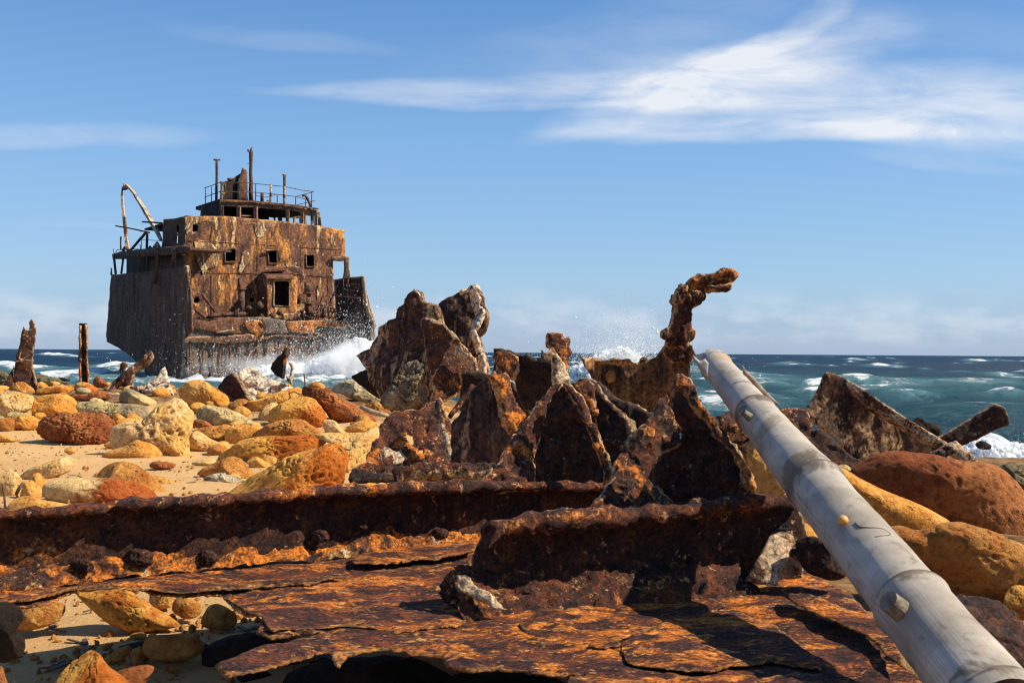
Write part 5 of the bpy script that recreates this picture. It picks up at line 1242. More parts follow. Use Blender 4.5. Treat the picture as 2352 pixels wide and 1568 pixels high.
# twin-peaked plates
r = root('twin_peak_plate', 'R7', (600, 1000), 7.0, 'tall twin-peaked rusted plates, largest steel remnant before the splash')
mid = dict(res=4, jag=3.0, bump=.018, bscale=17)
S('plate', 'R7', [(120, 602), (165, 570), (200, 555), (250, 450), (268, 390), (400, 320), (413, 255), (470, 208), (510, 150), (560, 98), (595, 130), (610, 180), (635, 210), (690, 213), (718, 245), (735, 300), (765, 420), (845, 500), (860, 700), (720, 950), (640, 1040), (400, 1060), (280, 920), (215, 800), (195, 705), (150, 640)], 7.0, .07, 'mottle', r, yaw=-.55, lean=.15, warp=.06, wscale=3, **mid)
S('plate', 'R7', [(733, 290), (735, 210), (780, 173), (868, 132), (900, 113), (1010, 60), (1032, 72), (1056, 130), (1072, 160), (1062, 215), (1108, 260), (1102, 310), (1078, 390), (1032, 437), (1060, 500), (1092, 600), (1118, 745), (1050, 790), (950, 740), (850, 560), (760, 430)], 7.15, .09, 'mottle', r, yaw=-.25, lean=.3, warp=.05, wscale=4, **mid)
S('rolled_edge', 'R7', [(1010, 60), (1030, 70), (1056, 130), (1070, 165), (1058, 215), (1106, 262), (1098, 310), (1072, 385), (1035, 425), (1030, 360), (1060, 280), (1030, 200), (1010, 120)], 6.95, .14, 'saltwhite', r, yaw=.5, lean=.2, res=4, jag=3, bump=.02, bscale=10)
S('rolled_edge', 'R7', [(990, 412), (1020, 408), (1035, 440), (1062, 500), (1090, 590), (1116, 740), (1080, 745), (1050, 620), (1020, 510)], 6.9, .08, 'saltwhite', r, yaw=.5, **mid)
S('curled_flange', 'R7', [(572, 333), (600, 325), (650, 343), (740, 380), (800, 425), (850, 490), (840, 580), (730, 720), (690, 780), (640, 680), (600, 520), (585, 400)], 6.6, .05, 'dark', r, yaw=-.9, lean=-.2, warp=.04, wscale=5, **mid)
S('salt_scab', 'R7', [(548, 112), (560, 97), (592, 128), (600, 160), (580, 135), (562, 122)], 6.97, .03, 'tipwhite', r, yaw=-.2, lean=.5, res=3.5, jag=3, bump=.012, bscale=14)
S('salt_scab', 'R7', [(895, 118), (960, 88), (1010, 58), (1034, 72), (1056, 128), (1020, 110), (960, 115), (900, 140)], 7.0, .05, 'tipwhite', r, yaw=-.1, lean=.5, res=3.5, jag=3, bump=.012, bscale=14)
B('R7', [(310, 930), (380, 815), (450, 725), (550, 645), (620, 605), (660, 700), (690, 790), (710, 900), (650, 970), (480, 1020), (370, 1015)], 'crusted', 'grey barnacled boulder leaning inside the twin-peaked plate', Y=6.9, rough=.2, pits=.12, fine=.05, deep=.5, **big)
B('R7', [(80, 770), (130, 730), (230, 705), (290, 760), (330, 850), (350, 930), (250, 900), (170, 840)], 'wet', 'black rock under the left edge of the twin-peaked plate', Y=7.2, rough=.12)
r = root('edged_plate', 'R7', (850, 920), 5.6, 'rusted plate with cream worn edge at the foot of the twin peaks')
S('plate', 'R7', [(842, 490), (850, 468), (885, 463), (925, 520), (965, 570), (1025, 620), (1052, 700), (1058, 765), (1000, 830), (900, 870), (800, 930), (720, 960), (680, 945), (700, 850), (690, 770), (720, 700), (780, 640), (800, 560)], 5.6, .06, 'crust', r, lean=.5, yaw=.25, **mid)
S('worn_edge', 'R7', [(842, 480), (855, 464), (888, 463), (930, 520), (970, 568), (1028, 622), (1055, 705), (1040, 720), (1000, 650), (940, 600), (890, 560), (880, 510)], 5.5, .1, 'salt', r, lean=.5, yaw=.4, res=4, jag=2.5, bump=.014, bscale=12)
tag(tube('rusty_rod', at(*np.array(T('R7', [(1000, 828), (940, 900), (870, 1000), (815, 1066)])).T, np.array([4.3, 4.3, 4.28, 4.25])), [.014, .015, .013, .01], M['crust'], None, .02, sides=8, bump=.006, bscale=30), 'rusted rod leaning across the dark side of the orange-flanged frame', 'rod')
# orange-flanged frame
r = root('flanged_frame', 'R7', (1050, 1400), 3.6, 'rusted frame end with a glowing orange flange, between plate and steel peak')
nr_ = dict(res=4, jag=3.4, bump=.011, bscale=34)
S('web', 'R7', [(1130, 743), (1095, 762), (1010, 840), (955, 905), (870, 1060), (830, 1120), (825, 1420), (900, 1450), (1170, 1440), (1230, 1300), (1300, 1190), (1240, 1060), (1190, 850)], 3.65, .035, 'mottle', r, yaw=-.9, lean=.1, **nr_)
S('flange', 'R7', [(1128, 745), (1190, 735), (1252, 730), (1288, 770), (1308, 890), (1352, 960), (1405, 1045), (1345, 1145), (1300, 1190), (1235, 1060), (1190, 860), (1160, 790)], 3.55, .05, 'tip', r, yaw=.7, lean=.3, **nr_)
# flat plate at left
r = root('jagged_plate', 'R7', (500, 1480), 3.9, 'flat jagged rusted plate with two small holes, right of the beach stones')
S('plate', 'R7', [(415, 1012), (490, 998), (560, 1005), (620, 990), (640, 958), (700, 935), (738, 918), (748, 903), (768, 960), (762, 1010), (792, 1060), (818, 1080), (830, 1130), (850, 1200), (872, 1290), (905, 1392), (880, 1420), (600, 1420), (560, 1470), (400, 1500), (70, 1490), (95, 1440), (180, 1400), (222, 1330), (240, 1250), (290, 1200), (300, 1120), (355, 1060)], 4.0, .03, 'crust', r, lean=.75, yaw=.2, warp=.03, wscale=5,
  holes=[[(503, 1182), (540, 1188), (552, 1238), (568, 1278), (530, 1268), (505, 1235)], [(588, 1292), (622, 1300), (612, 1332), (595, 1325)]], **nr_)
S('ridge', 'R7', [(735, 925), (750, 903), (772, 970), (770, 1040), (800, 1090), (810, 1130), (850, 1210), (880, 1300), (900, 1390), (850, 1390), (800, 1280), (770, 1150), (750, 1060)], 3.9, .05, 'salt', r, lean=.6, yaw=.6, **nr_)
S('salt_scab', 'R7', [(270, 1290), (330, 1280), (400, 1310), (450, 1300), (500, 1370), (420, 1410), (360, 1400), (300, 1400), (270, 1350)], 3.92, .02, 'salt', r, lean=.75, res=4, jag=4, bump=.006, bscale=25)
S('rust_sheet', 'R7', [(75, 1475), (120, 1445), (280, 1470), (400, 1465), (430, 1500), (250, 1520), (60, 1520)], 3.5, .03, 'black', None, lean=2.0, label='thin dark scrap edge in front of the jagged plate', cat='steel scrap', **nr_)
# short angle beam on the ground
r = root('angle_beam', 'Q6', (300, 780), 2.95, 'short rusted angle beam lying before the steel peaks')
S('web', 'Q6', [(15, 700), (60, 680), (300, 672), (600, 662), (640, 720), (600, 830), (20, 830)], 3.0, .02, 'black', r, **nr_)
S('top_flange', 'Q6', [(20, 695), (60, 672), (150, 655), (300, 650), (440, 655), (480, 645), (560, 648), (600, 665), (590, 700), (400, 695), (200, 700), (40, 712)], 2.92, .05, 'crust', r, lean=1.6, **nr_)
# dark plate with peg
r = root('dark_frame', 'R8', (350, 930), 4.8, 'dark rusted frame with a bent peg, in front of the open sea')
S('web', 'R8', [(140, 568), (165, 560), (240, 560), (290, 590), (330, 595), (345, 575), (365, 600), (400, 628), (425, 620), (430, 565), (450, 615), (485, 625), (505, 610), (530, 680), (545, 770), (480, 830), (400, 930), (340, 940), (300, 860), (270, 780), (250, 710), (145, 700), (150, 640)], 4.9, .05, 'black', r, yaw=-.4, **mid)
S('left_flange', 'R8', [(138, 566), (180, 553), (245, 558), (300, 590), (290, 680), (270, 740), (200, 720), (145, 705), (155, 640)], 4.8, .05, 'crust', r, yaw=-.2, lean=.3, **mid)
S('peg', 'R8', [(520, 545), (490, 535), (475, 490), (473, 452), (520, 438), (575, 440), (590, 470), (622, 458), (628, 560), (622, 700), (632, 760), (580, 770), (560, 650)], 4.75, .07, 'crust', r, yaw=.1, lean=.2, res=4, jag=3, bump=.018, bscale=14)
S('splinter', 'R8', [(470, 572), (520, 533), (552, 590), (602, 662), (630, 745), (560, 790), (535, 770), (528, 680), (515, 600)], 4.55, .04, 'salt', r, yaw=.6, lean=.2, res=4, jag=2, bump=.012, bscale=14)
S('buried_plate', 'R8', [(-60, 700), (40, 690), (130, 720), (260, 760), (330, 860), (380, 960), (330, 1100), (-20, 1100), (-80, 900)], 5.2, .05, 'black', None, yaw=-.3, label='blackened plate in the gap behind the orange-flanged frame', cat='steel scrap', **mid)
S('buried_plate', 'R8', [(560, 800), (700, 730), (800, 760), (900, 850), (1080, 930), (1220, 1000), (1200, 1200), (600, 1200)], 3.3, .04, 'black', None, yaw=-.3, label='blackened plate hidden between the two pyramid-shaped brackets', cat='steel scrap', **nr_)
# hooked remnant
r = root('hooked_steel', 'R8', (1050, 980), 3.7, 'curved rusted remnant rising to a hooked arm against the sky', 'steel remnant')
S('curved_plate', 'R8', [(693, 600), (760, 605), (850, 618), (900, 608), (930, 630), (1050, 634), (1090, 600), (1112, 618), (1170, 600), (1200, 560), (1238, 505), (1300, 500), (1395, 530), (1412, 590), (1385, 640), (1380, 720), (1330, 800), (1300, 1000), (1100, 1100), (960, 1000), (900, 900), (850, 860), (800, 760), (770, 740), (738, 700), (708, 650)], 3.75, .03, 'tan', r, curve=-14, yaw=.1, lean=-.05, res=6, jag=3.5, bump=.007, bscale=22)
S('hook_arm', 'R8', [(1240, 510), (1242, 490), (1208, 482), (1212, 440), (1262, 408), (1275, 340), (1287, 270), (1278, 240), (1300, 190), (1330, 143), (1370, 138), (1392, 100), (1450, 78), (1520, 70), (1590, 40), (1650, 47), (1678, 70), (1675, 120), (1652, 140), (1642, 178), (1600, 180), (1560, 188), (1490, 174), (1474, 182), (1480, 230), (1450, 265), (1400, 290), (1390, 320), (1392, 400), (1422, 430), (1416, 470), (1385, 510), (1398, 560), (1412, 590), (1380, 650), (1290, 640), (1230, 570)], 3.62, .085, 'crust', r, res=4.2, jag=4.5, bump=.014, bscale=26, warp=.02, wscale=12)
S('hook_tip', 'R8', [(1500, 98), (1540, 70), (1592, 40), (1650, 46), (1678, 68), (1676, 122), (1640, 130), (1620, 110), (1560, 115)], 3.6, .06, 'tip', r, res=4, jag=4, bump=.018, bscale=22)
for p in ([(1300, 200), (1335, 148), (1372, 140), (1360, 190), (1320, 250), (1290, 260)], [(1212, 440), (1262, 408), (1275, 450), (1240, 492), (1208, 482)], [(1370, 425), (1422, 430), (1416, 475), (1380, 500), (1365, 460)], [(1380, 200), (1440, 175), (1482, 200), (1478, 235), (1440, 262), (1390, 250)], [(1060, 625), (1090, 598), (1112, 620), (1090, 640)], [(1490, 150), (1560, 140), (1650, 130), (1640, 178), (1565, 190), (1490, 176)]):
    S('rust_scale', 'R8', p, 3.57, .03, random.choice(['crust', 'dark', 'crust']), r, res=4, jag=4.5, bump=.014, bscale=25)
S('top_edge', 'R8', [(695, 598), (850, 614), (900, 606), (1000, 608), (1050, 628), (930, 638), (850, 628), (720, 618)], 3.62, .04, 'tip', r, lean=.5, res=4, jag=2, bump=.008, bscale=22)
B('R8', [(850, 700), (880, 685), (910, 700), (905, 745), (870, 760), (850, 735)], 'brown', None, name='rivet_head', parent=r, Y=3.68, level=4, rough=.15)
S('cup_fragment', 'R8', [(985, 895), (1000, 885), (1060, 888), (1102, 940), (1085, 1000), (1045, 1075), (1010, 1080), (965, 970)], 3.3, .03, 'salt', None, yaw=.2, lean=.3, curve=60, label='small cup-shaped fragment between the two steel peaks', cat='steel scrap', **nr_)

# steel peaks (bracket ends)
r = root('steel_peak', 'R8', (520, 1410), 2.62, 'pyramid-shaped rusted bracket standing on the girder, left of the nearest', 'steel bracket')
pk = dict(res=4, jag=3.6, bump=.010, bscale=44)
S('left_face', 'R8', [(600, 758), (540, 768), (480, 800), (440, 860), (390, 930), (350, 990), (270, 1080), (230, 1160), (180, 1250), (100, 1340), (30, 1420), (60, 1450), (250, 1450), (425, 1430), (400, 1260), (440, 1120), (470, 950), (510, 850), (565, 790)], 2.6, .02, 'crust', r, lean=.55, yaw=.35, **pk)
S('web', 'R8', [(560, 780), (600, 790), (650, 870), (710, 960), (790, 1100), (850, 1250), (885, 1400), (880, 1440), (415, 1440), (395, 1260), (435, 1120), (465, 950), (510, 850)], 2.72, .02, 'dark', r, yaw=-.7, **pk)
S('ridge', 'R8', [(575, 765), (630, 770), (700, 850), (735, 930), (770, 1010), (830, 1150), (885, 1300), (880, 1370), (842, 1400), (815, 1280), (755, 1120), (685, 950), (620, 850)], 2.52, .035, 'crust', r, yaw=-.2, lean=.3, **pk)
S('right_face', 'R8', [(620, 772), (690, 742), (740, 740), (792, 780), (842, 860), (922, 930), (985, 985), (1015, 1085), (980, 1160), (920, 1280), (890, 1300), (840, 1160), (780, 1020), (770, 900), (700, 850)], 2.72, .04, 'dark', r, yaw=-.5, lean=.3, **pk)
S('rust_scale', 'R8', [(640, 775), (690, 745), (735, 742), (785, 790), (800, 860), (790, 960), (740, 990), (710, 900), (670, 830)], 2.6, .03, 'crust', r, yaw=.1, lean=.4, res=4.5, jag=5, bump=.012, bscale=35)
r = root('steel_peak', 'R8', (1400, 1510), 2.2, 'nearest pyramid-shaped rusted bracket with twin spikes, beside the bamboo', 'steel bracket')
S('left_face', 'R8', [(1240, 822), (1262, 850), (1282, 920), (1292, 1000), (1332, 1050), (1325, 1145), (1215, 1205), (1165, 1300), (1185, 1380), (1270, 1500), (1260, 1560), (700, 1600), (740, 1550), (820, 1450), (890, 1380), (920, 1250), (980, 1160), (1030, 1070), (1110, 1000), (1160, 930), (1190, 860)], 2.2, .022, 'crust', r, lean=.6, yaw=.35, **pk)
S('web', 'R8', [(1270, 850), (1290, 770), (1350, 790), (1410, 880), (1470, 970), (1590, 1100), (1650, 1180), (1720, 1290), (1760, 1400), (1730, 1530), (1250, 1540), (1160, 1390), (1150, 1300), (1205, 1195), (1320, 1140), (1325, 1050), (1290, 1000)], 2.28, .022, 'dark', r, yaw=-.75, **pk)
S('spike', 'R8', [(1288, 712), (1315, 692), (1345, 688), (1402, 730), (1430, 830), (1482, 920), (1512, 958), (1560, 978), (1582, 1040), (1602, 1090), (1682, 1180), (1735, 1260), (1795, 1330), (1812, 1400), (1790, 1445), (1738, 1405), (1695, 1280), (1635, 1180), (1575, 1105), (1500, 1010), (1440, 960), (1390, 880), (1340, 800), (1300, 800), (1280, 850), (1265, 820)], 2.08, .03, 'tip', r, lean=.35, yaw=.0, **pk)
S('salt_scab', 'R8', [(1000, 1190), (990, 1130), (1060, 1060), (1120, 1030), (1165, 1050), (1160, 1100), (1110, 1090), (1060, 1120), (1035, 1190)], 2.14, .012, 'tip', r, lean=.6, yaw=.35, res=4, jag=3, bump=.005, bscale=40)
S('salt_scab', 'R8', [(1085, 1400), (1120, 1370), (1180, 1420), (1240, 1480), (1270, 1530), (1200, 1530), (1150, 1480)], 2.13, .008, 'tip', r, lean=.6, yaw=.35, res=4, jag=3, bump=.005, bscale=40)

# slanted plate, beam and scrap on the right
r = root('slanted_plate', 'Q1', (1150, 760), 4.9, 'mottled cream and black plate with a bright slanted top edge at right')
S('plate', 'Q1', [(870, 280), (890, 268), (960, 292), (1100, 372), (1250, 472), (1400, 572), (1500, 632), (1605, 692), (1540, 850), (1400, 920), (1200, 920), (1110, 850), (1000, 770), (930, 670), (870, 625), (800, 575), (732, 520), (780, 460), (830, 370)], 4.9, .03, 'mottle_flat', r, yaw=.1, lean=-.05, res=5, jag=1.6, bump=.006, bscale=14)
S('top_flange', 'Q1', [(876, 272), (905, 256), (935, 262), (1110, 360), (1260, 460), (1410, 560), (1520, 625), (1612, 685), (1600, 702), (1500, 645), (1390, 580), (1240, 485), (1090, 385), (950, 300)], 4.78, .1, 'salt', r, yaw=.1, lean=.8, res=4, jag=1.2, bump=.005, bscale=16)
S('short_beam', 'Q1', [(1300, 810), (1450, 715), (1570, 645), (1700, 565), (1800, 505), (1885, 450), (1912, 452), (1958, 482), (1982, 560), (1975, 580), (1920, 602), (1800, 660), (1700, 705), (1600, 760), (1450, 850), (1330, 900)], 5.1, .12, 'dark', None, yaw=-.2, lean=.15, label='stubby dark steel beam poking up over the sea at right', cat='steel beam', res=4, jag=1.6, bump=.008, bscale=14)
S('angle_scrap', 'Q1', [(1500, 748), (1600, 700), (1655, 668), (1705, 715), (1800, 800), (1740, 830), (1640, 760), (1560, 780)], 4.4, .06, 'salt', None, lean=.4, label='small angled scrap between slanted plate and huge red boulder', cat='steel scrap', **nr_)
S('rust_sheet', 'Q1', [(190, 520), (300, 490), (420, 488), (600, 470), (740, 480), (800, 560), (760, 600), (560, 560), (430, 610), (300, 600), (230, 590)], 4.2, .1, 'crust', None, lean=1.2, label='crumpled orange-brown sheet behind the bamboo pole', cat='steel scrap', **mid)
S('rust_sheet', 'Q1', [(250, 630), (400, 625), (640, 600), (820, 600), (900, 650), (1010, 740), (1110, 800), (1060, 950), (980, 1120), (820, 1120), (650, 1000), (480, 800), (300, 700)], 4.0, .12, 'dark', None, lean=1.0, yaw=-.3, label='dark heap of collapsed sheet below the slanted plate', cat='steel scrap', **mid)

# ------------------------------------------------------------------ foreground sheet with girder and stiffener
ZP = .38
fm = flat_map(ZP)
def wavy(dz):
    base = flat_map(ZP + dz)
    def f(x, y):
        W = base(x, y)
        W = W + np.c_[0 * W[:, 0], 0 * W[:, 0], .010 * fbm(W, 3.5, 3, 77) + .004 * fbm(W, 14, 2, 78)]
        return W
    return f
fs = empty('hull_sheet', pt(fm, 1000, 1420), 'large flaking rust-orange steel sheet with girder ribs filling the foreground', 'steel sheet')
down = (0, 0, -1)
main = [(-90, 1400), (0, 1388), (50, 1391), (110, 1378), (156, 1358), (166, 1351), (282, 1344), (332, 1348), (362, 1361), (438, 1358), (512, 1358), (518, 1371), (548, 1401), (571, 1414), (604, 1411), (598, 1434), (591, 1451), (621, 1464), (681, 1454), (764, 1444), (790, 1440),
        (775, 1447), (700, 1462), (598, 1484), (560, 1498), (498, 1524), (518, 1547), (565, 1542), (631, 1524), (698, 1507), (732, 1494), (760, 1494), (767, 1514), (780, 1524), (800, 1500), (834, 1492), (887, 1489), (933, 1491), (1016, 1500), (1026, 1524), (1083, 1534), (1133, 1530), (1299, 1540), (1340, 1545), (1370, 1600), (1380, 1690),
        (2160, 1690), (2150, 1570), (2066, 1520), (2020, 1430), (1960, 1370), (1860, 1320), (1820, 1250), (1500, 1222), (1100, 1236), (700, 1278), (300, 1308), (-90, 1352)]
sheet('plate', 'D', main, wavy(0), .008, M['plate'], fs, res=6, jag=5, bump=.004, bscale=26, away=down, seed=401)
# flaked upper layers, plus one added strip for sunlit plate
for k, (reg, p, dz) in enumerate((('D', [(520, 1366), (640, 1330), (800, 1310), (1080, 1284), (1095, 1330), (1100, 1395), (1050, 1430), (905, 1448), (880, 1440), (790, 1430), (620, 1450), (600, 1420), (560, 1400)], .006),
                   ('D', [(-80, 1372), (0, 1362), (150, 1345), (330, 1330), (420, 1322), (530, 1335), (700, 1318), (790, 1320), (700, 1340), (560, 1345), (430, 1352), (350, 1350), (160, 1348), (60, 1378), (-80, 1385)], .012),
                   ('Q4', [(235, 880), (330, 845), (520, 770), (700, 738), (860, 735), (1030, 785), (1150, 880), (1285, 960), (1290, 1025), (1000, 990), (700, 1042), (480, 1032), (270, 992), (240, 930)], .010),
                   ('Q4', [(60, 900), (100, 870), (230, 870), (245, 900), (200, 905), (130, 910)], .012),
                   ('Q4', [(-300, 800), (0, 700), (200, 690), (420, 665), (560, 650), (700, 655), (790, 700), (600, 760), (300, 850), (80, 890), (-200, 880)], .005),
                   ('D', [(810, 1270), (960, 1245), (1095, 1238), (1090, 1270), (980, 1280), (860, 1292), (808, 1285)], .02),
                   ('Q4', [(1085, 655), (1180, 650), (1320, 690), (1560, 745), (1680, 890), (1720, 1010), (1640, 960), (1560, 880), (1460, 820), (1330, 770), (1220, 730)], .03))):  # last one: raised strip added for the plate lit between shadows
    sheet('flake_and_lit_strip', reg, p, wavy(dz * .75), .0045, M['plate'], fs, res=5.5, jag=5, bump=.0035, bscale=30, away=down, seed=410 + k)
# ribs: web, bulb edge, crust along the foot
def vplane(a, b):
    A, Bp = pt(fm, *a), pt(fm, *b)
    d = (Bp - A) / np.linalg.norm(Bp - A)
    n = np.array([d[1], -d[0], 0]); n = n if n[1] < 0 else -n
    return A, d, n
def on(m_, pts):
    q = np.array(pts, float); return m_(q[:, 0], q[:, 1])
gA, gd, gn = vplane((0, 1350), (1100, 1242))
gm = plane_map(gA, gn)
gtop = [(-110, 1188), (0, 1178), (140, 1166), (300, 1153), (500, 1142), (620, 1133), (760, 1124), (900, 1117), (1100, 1112), (1390, 1114), (1480, 1122)]
girder = sheet('girder', 'D', gtop + [(1500, 1205), (1100, 1242), (700, 1280), (300, 1315), (0, 1350), (-110, 1362)], gm, .014, M['dark'], fs, res=7, jag=2, bump=.005, bscale=25, away=-gn, seed=430)
def bulb(name, line, m_, off, w, h, mat, parent, seed, bump=.008):
    P0 = dens(on(m_, line), .012); n = len(P0)
    prof = [(-.1, .0), (.35, .45), (.9, .5), (1.05, .1), (.95, -.42), (.5, -.5), (.1, -.35)]
    V = []
    wv = fbm(np.c_[np.arange(n) * .012, np.zeros(n), np.zeros(n)], 7, 4, seed, .65)
    for k, p in enumerate(P0):
        s = 1 + .55 * wv[k]
        for a, b in prof:
            V.append(p + off * a * w * s + np.array([0, 0, b * h * s]))
    V = np.array(V); m = len(prof)
    V = V + 1.5 * bump * np.c_[fbm(V, 34, 5, seed, .7), fbm(V, 34, 5, seed + 1, .7), 1.2 * fbm(V, 30, 5, seed + 2, .7)]
    Fc = [(k * m + j, k * m + (j + 1) % m, (k + 1) * m + (j + 1) % m, (k + 1) * m + j) for k in range(n - 1) for j in range(m)]
    Fc += [tuple(range(m)), tuple((n - 1) * m + j for j in range(m))[::-1]]
    return mk(name, V, [f[::-1] for f in Fc], M[mat], parent, {'edge': .25 + .2 * fbm(V, 12, 2, seed)})
bulb('top_flange', gtop, gm, gn, .055, .024, 'crust', girder, 440)
def crust(name, line, m_, off, w, h, mat, parent, seed, amp=.012, wob=.5):
    P0 = dens(on(m_, line), .008); n = len(P0); m = 12
    V = []
    wv = fbm(np.c_[np.arange(n) * .008, np.zeros(n), np.zeros(n)], 9, 4, seed, .6)
    for k, p in enumerate(P0):
        hh = h * (1 + wob * wv[k]); ww = w * (1 + .4 * wv[k])
        for j in range(m):
            t = j / (m - 1)
            V.append(p + off * (ww * (1 - t) ** 1.4 - .002) + np.array([0, 0, hh * t ** .8 - .004]))
    V = np.array(V)
    V = V + amp * np.c_[fbm(V, 36, 4, seed, .6), fbm(V, 36, 4, seed + 1, .6), fbm(V, 36, 4, seed + 2, .6)] + off * (amp * 1.2 * np.maximum(0, fbm(V, 18, 3, seed + 9)))[:, None]
    Fc = [(k * m + j, k * m + j + 1, (k + 1) * m + j + 1, (k + 1) * m + j) for k in range(n - 1) for j in range(m - 1)]
    return mk(name, V, Fc, M[mat], parent, {'edge': np.full(len(V), .12)})
gbase = [(-110, 1360), (0, 1349), (300, 1314), (700, 1279), (1100, 1241), (1480, 1206)]
crust('foot_crust', gbase, gm, gn, .034, .046, 'tip', girder, 450, .016, .7)
for (x, y, w) in ((320, 1284, 34), (475, 1281, 24), (190, 1300, 26), (735, 1232, 22), (830, 1210, 14), (1010, 1225, 20)):
    V, Fc, inf, pit = blob_geo([(x - w, y), (x - w * .6, y - w * .6), (x, y - w * .7), (x + w * .7, y - w * .5), (x + w, y + 2), (x + w * .5, y + w * .5), (x - w * .5, y + w * .5)], Y=float(pt(gm, x, y)[1]) - .015, rough=.2, fine=.08, level=5, seed=x)
    mk('barnacle_lump', V, Fc, M['dark'], girder, {'edge': np.zeros(len(V))})
sA, sd, sn = vplane((1060, 1398), (1640, 1352))
sm = plane_map(sA, sn)
stop = [(1112, 1216), (1150, 1205), (1199, 1196), (1240, 1186), (1310, 1184), (1420, 1178), (1500, 1172), (1590, 1162), (1660, 1152), (1760, 1150), (1830, 1150)]
stiff = sheet('stiffener', 'D', stop + [(1860, 1240), (1840, 1335), (1640, 1352), (1400, 1371), (1200, 1387), (1080, 1396), (1075, 1330), (1095, 1260)], sm, .014, M['dark'], fs, res=7, jag=2, bump=.005, bscale=25, away=-sn, seed=460)
bulb('top_flange', [(1108, 1224)] + stop, sm, sn, .052, .030, 'crust', stiff, 470, .010)
crust('foot_crust', [(1040, 1400), (1200, 1387), (1400, 1371), (1640, 1352), (1700, 1347)], sm, sn, .060, .066, 'crust', stiff, 480, .016, .4)
V, Fc, inf, pit = blob_geo([(1018, 1348), (1030, 1330), (1062, 1318), (1095, 1332), (1130, 1358), (1165, 1378), (1160, 1400), (1110, 1408), (1072, 1414), (1052, 1398), (1030, 1372)], Y=1.83, rough=.32, fine=.12, level=6, seed=91, deep=.5, box=.8, cuts=0, fscale=3)
end = mk('broken_end', V, Fc, M['crust'], stiff, {'edge': np.full(len(V), .1)})
S('salt_scab', 'Q3', [(1330, 720), (1420, 720), (1480, 790), (1560, 830), (1640, 900), (1690, 935), (1600, 925), (1490, 870), (1400, 820), (1340, 780)], 1.775, .012, 'salt', end, lean=.8, res=3.5, jag=5, bump=.008, bscale=45)
S('twisted_tab', 'Q4', [(1112, 258), (1142, 310), (1162, 370), (1122, 420), (1102, 480), (1072, 530), (1062, 590), (980, 590), (895, 570), (940, 490), (990, 400), (1030, 320)], 1.98, .012, 'salt', fs, lean=.5, yaw=.2, res=5, jag=3, bump=.005, bscale=30, warp=.012, wscale=14)
S('twisted_tab', 'Q4', [(1130, 400), (1160, 402), (1190, 440), (1225, 490), (1250, 530), (1235, 535), (1195, 480), (1150, 450), (1125, 430)], 1.95, .01, 'dark', fs, lean=.5, res=4, jag=2, bump=.004)
S('spur', 'Q4', [(630, 640), (660, 580), (690, 568), (692, 600), (670, 650)], 1.82, .012, 'tip', fs, res=4, jag=2, bump=.003)
# lower torn sheet showing below at right bottom
sheet('torn_sheet', 'Q4', [(-40, 1070), (40, 1060), (230, 1080), (700, 1060), (1290, 1060), (1350, 1300), (-40, 1300)], flat_map(ZP + .014), .01, M['plate'], fs, res=7, jag=5, bump=.006, away=down, seed=490)
S('rust_sheet', 'Q4', [(1900, 690), (2000, 640), (2080, 640), (2200, 680), (2240, 720), (2230, 790), (2100, 760), (1980, 730)], 1.62, .02, 'dark', None, lean=.8, label='dark scrap of rust right of the bamboo, by the round orange stone', cat='steel scrap', **nr_)

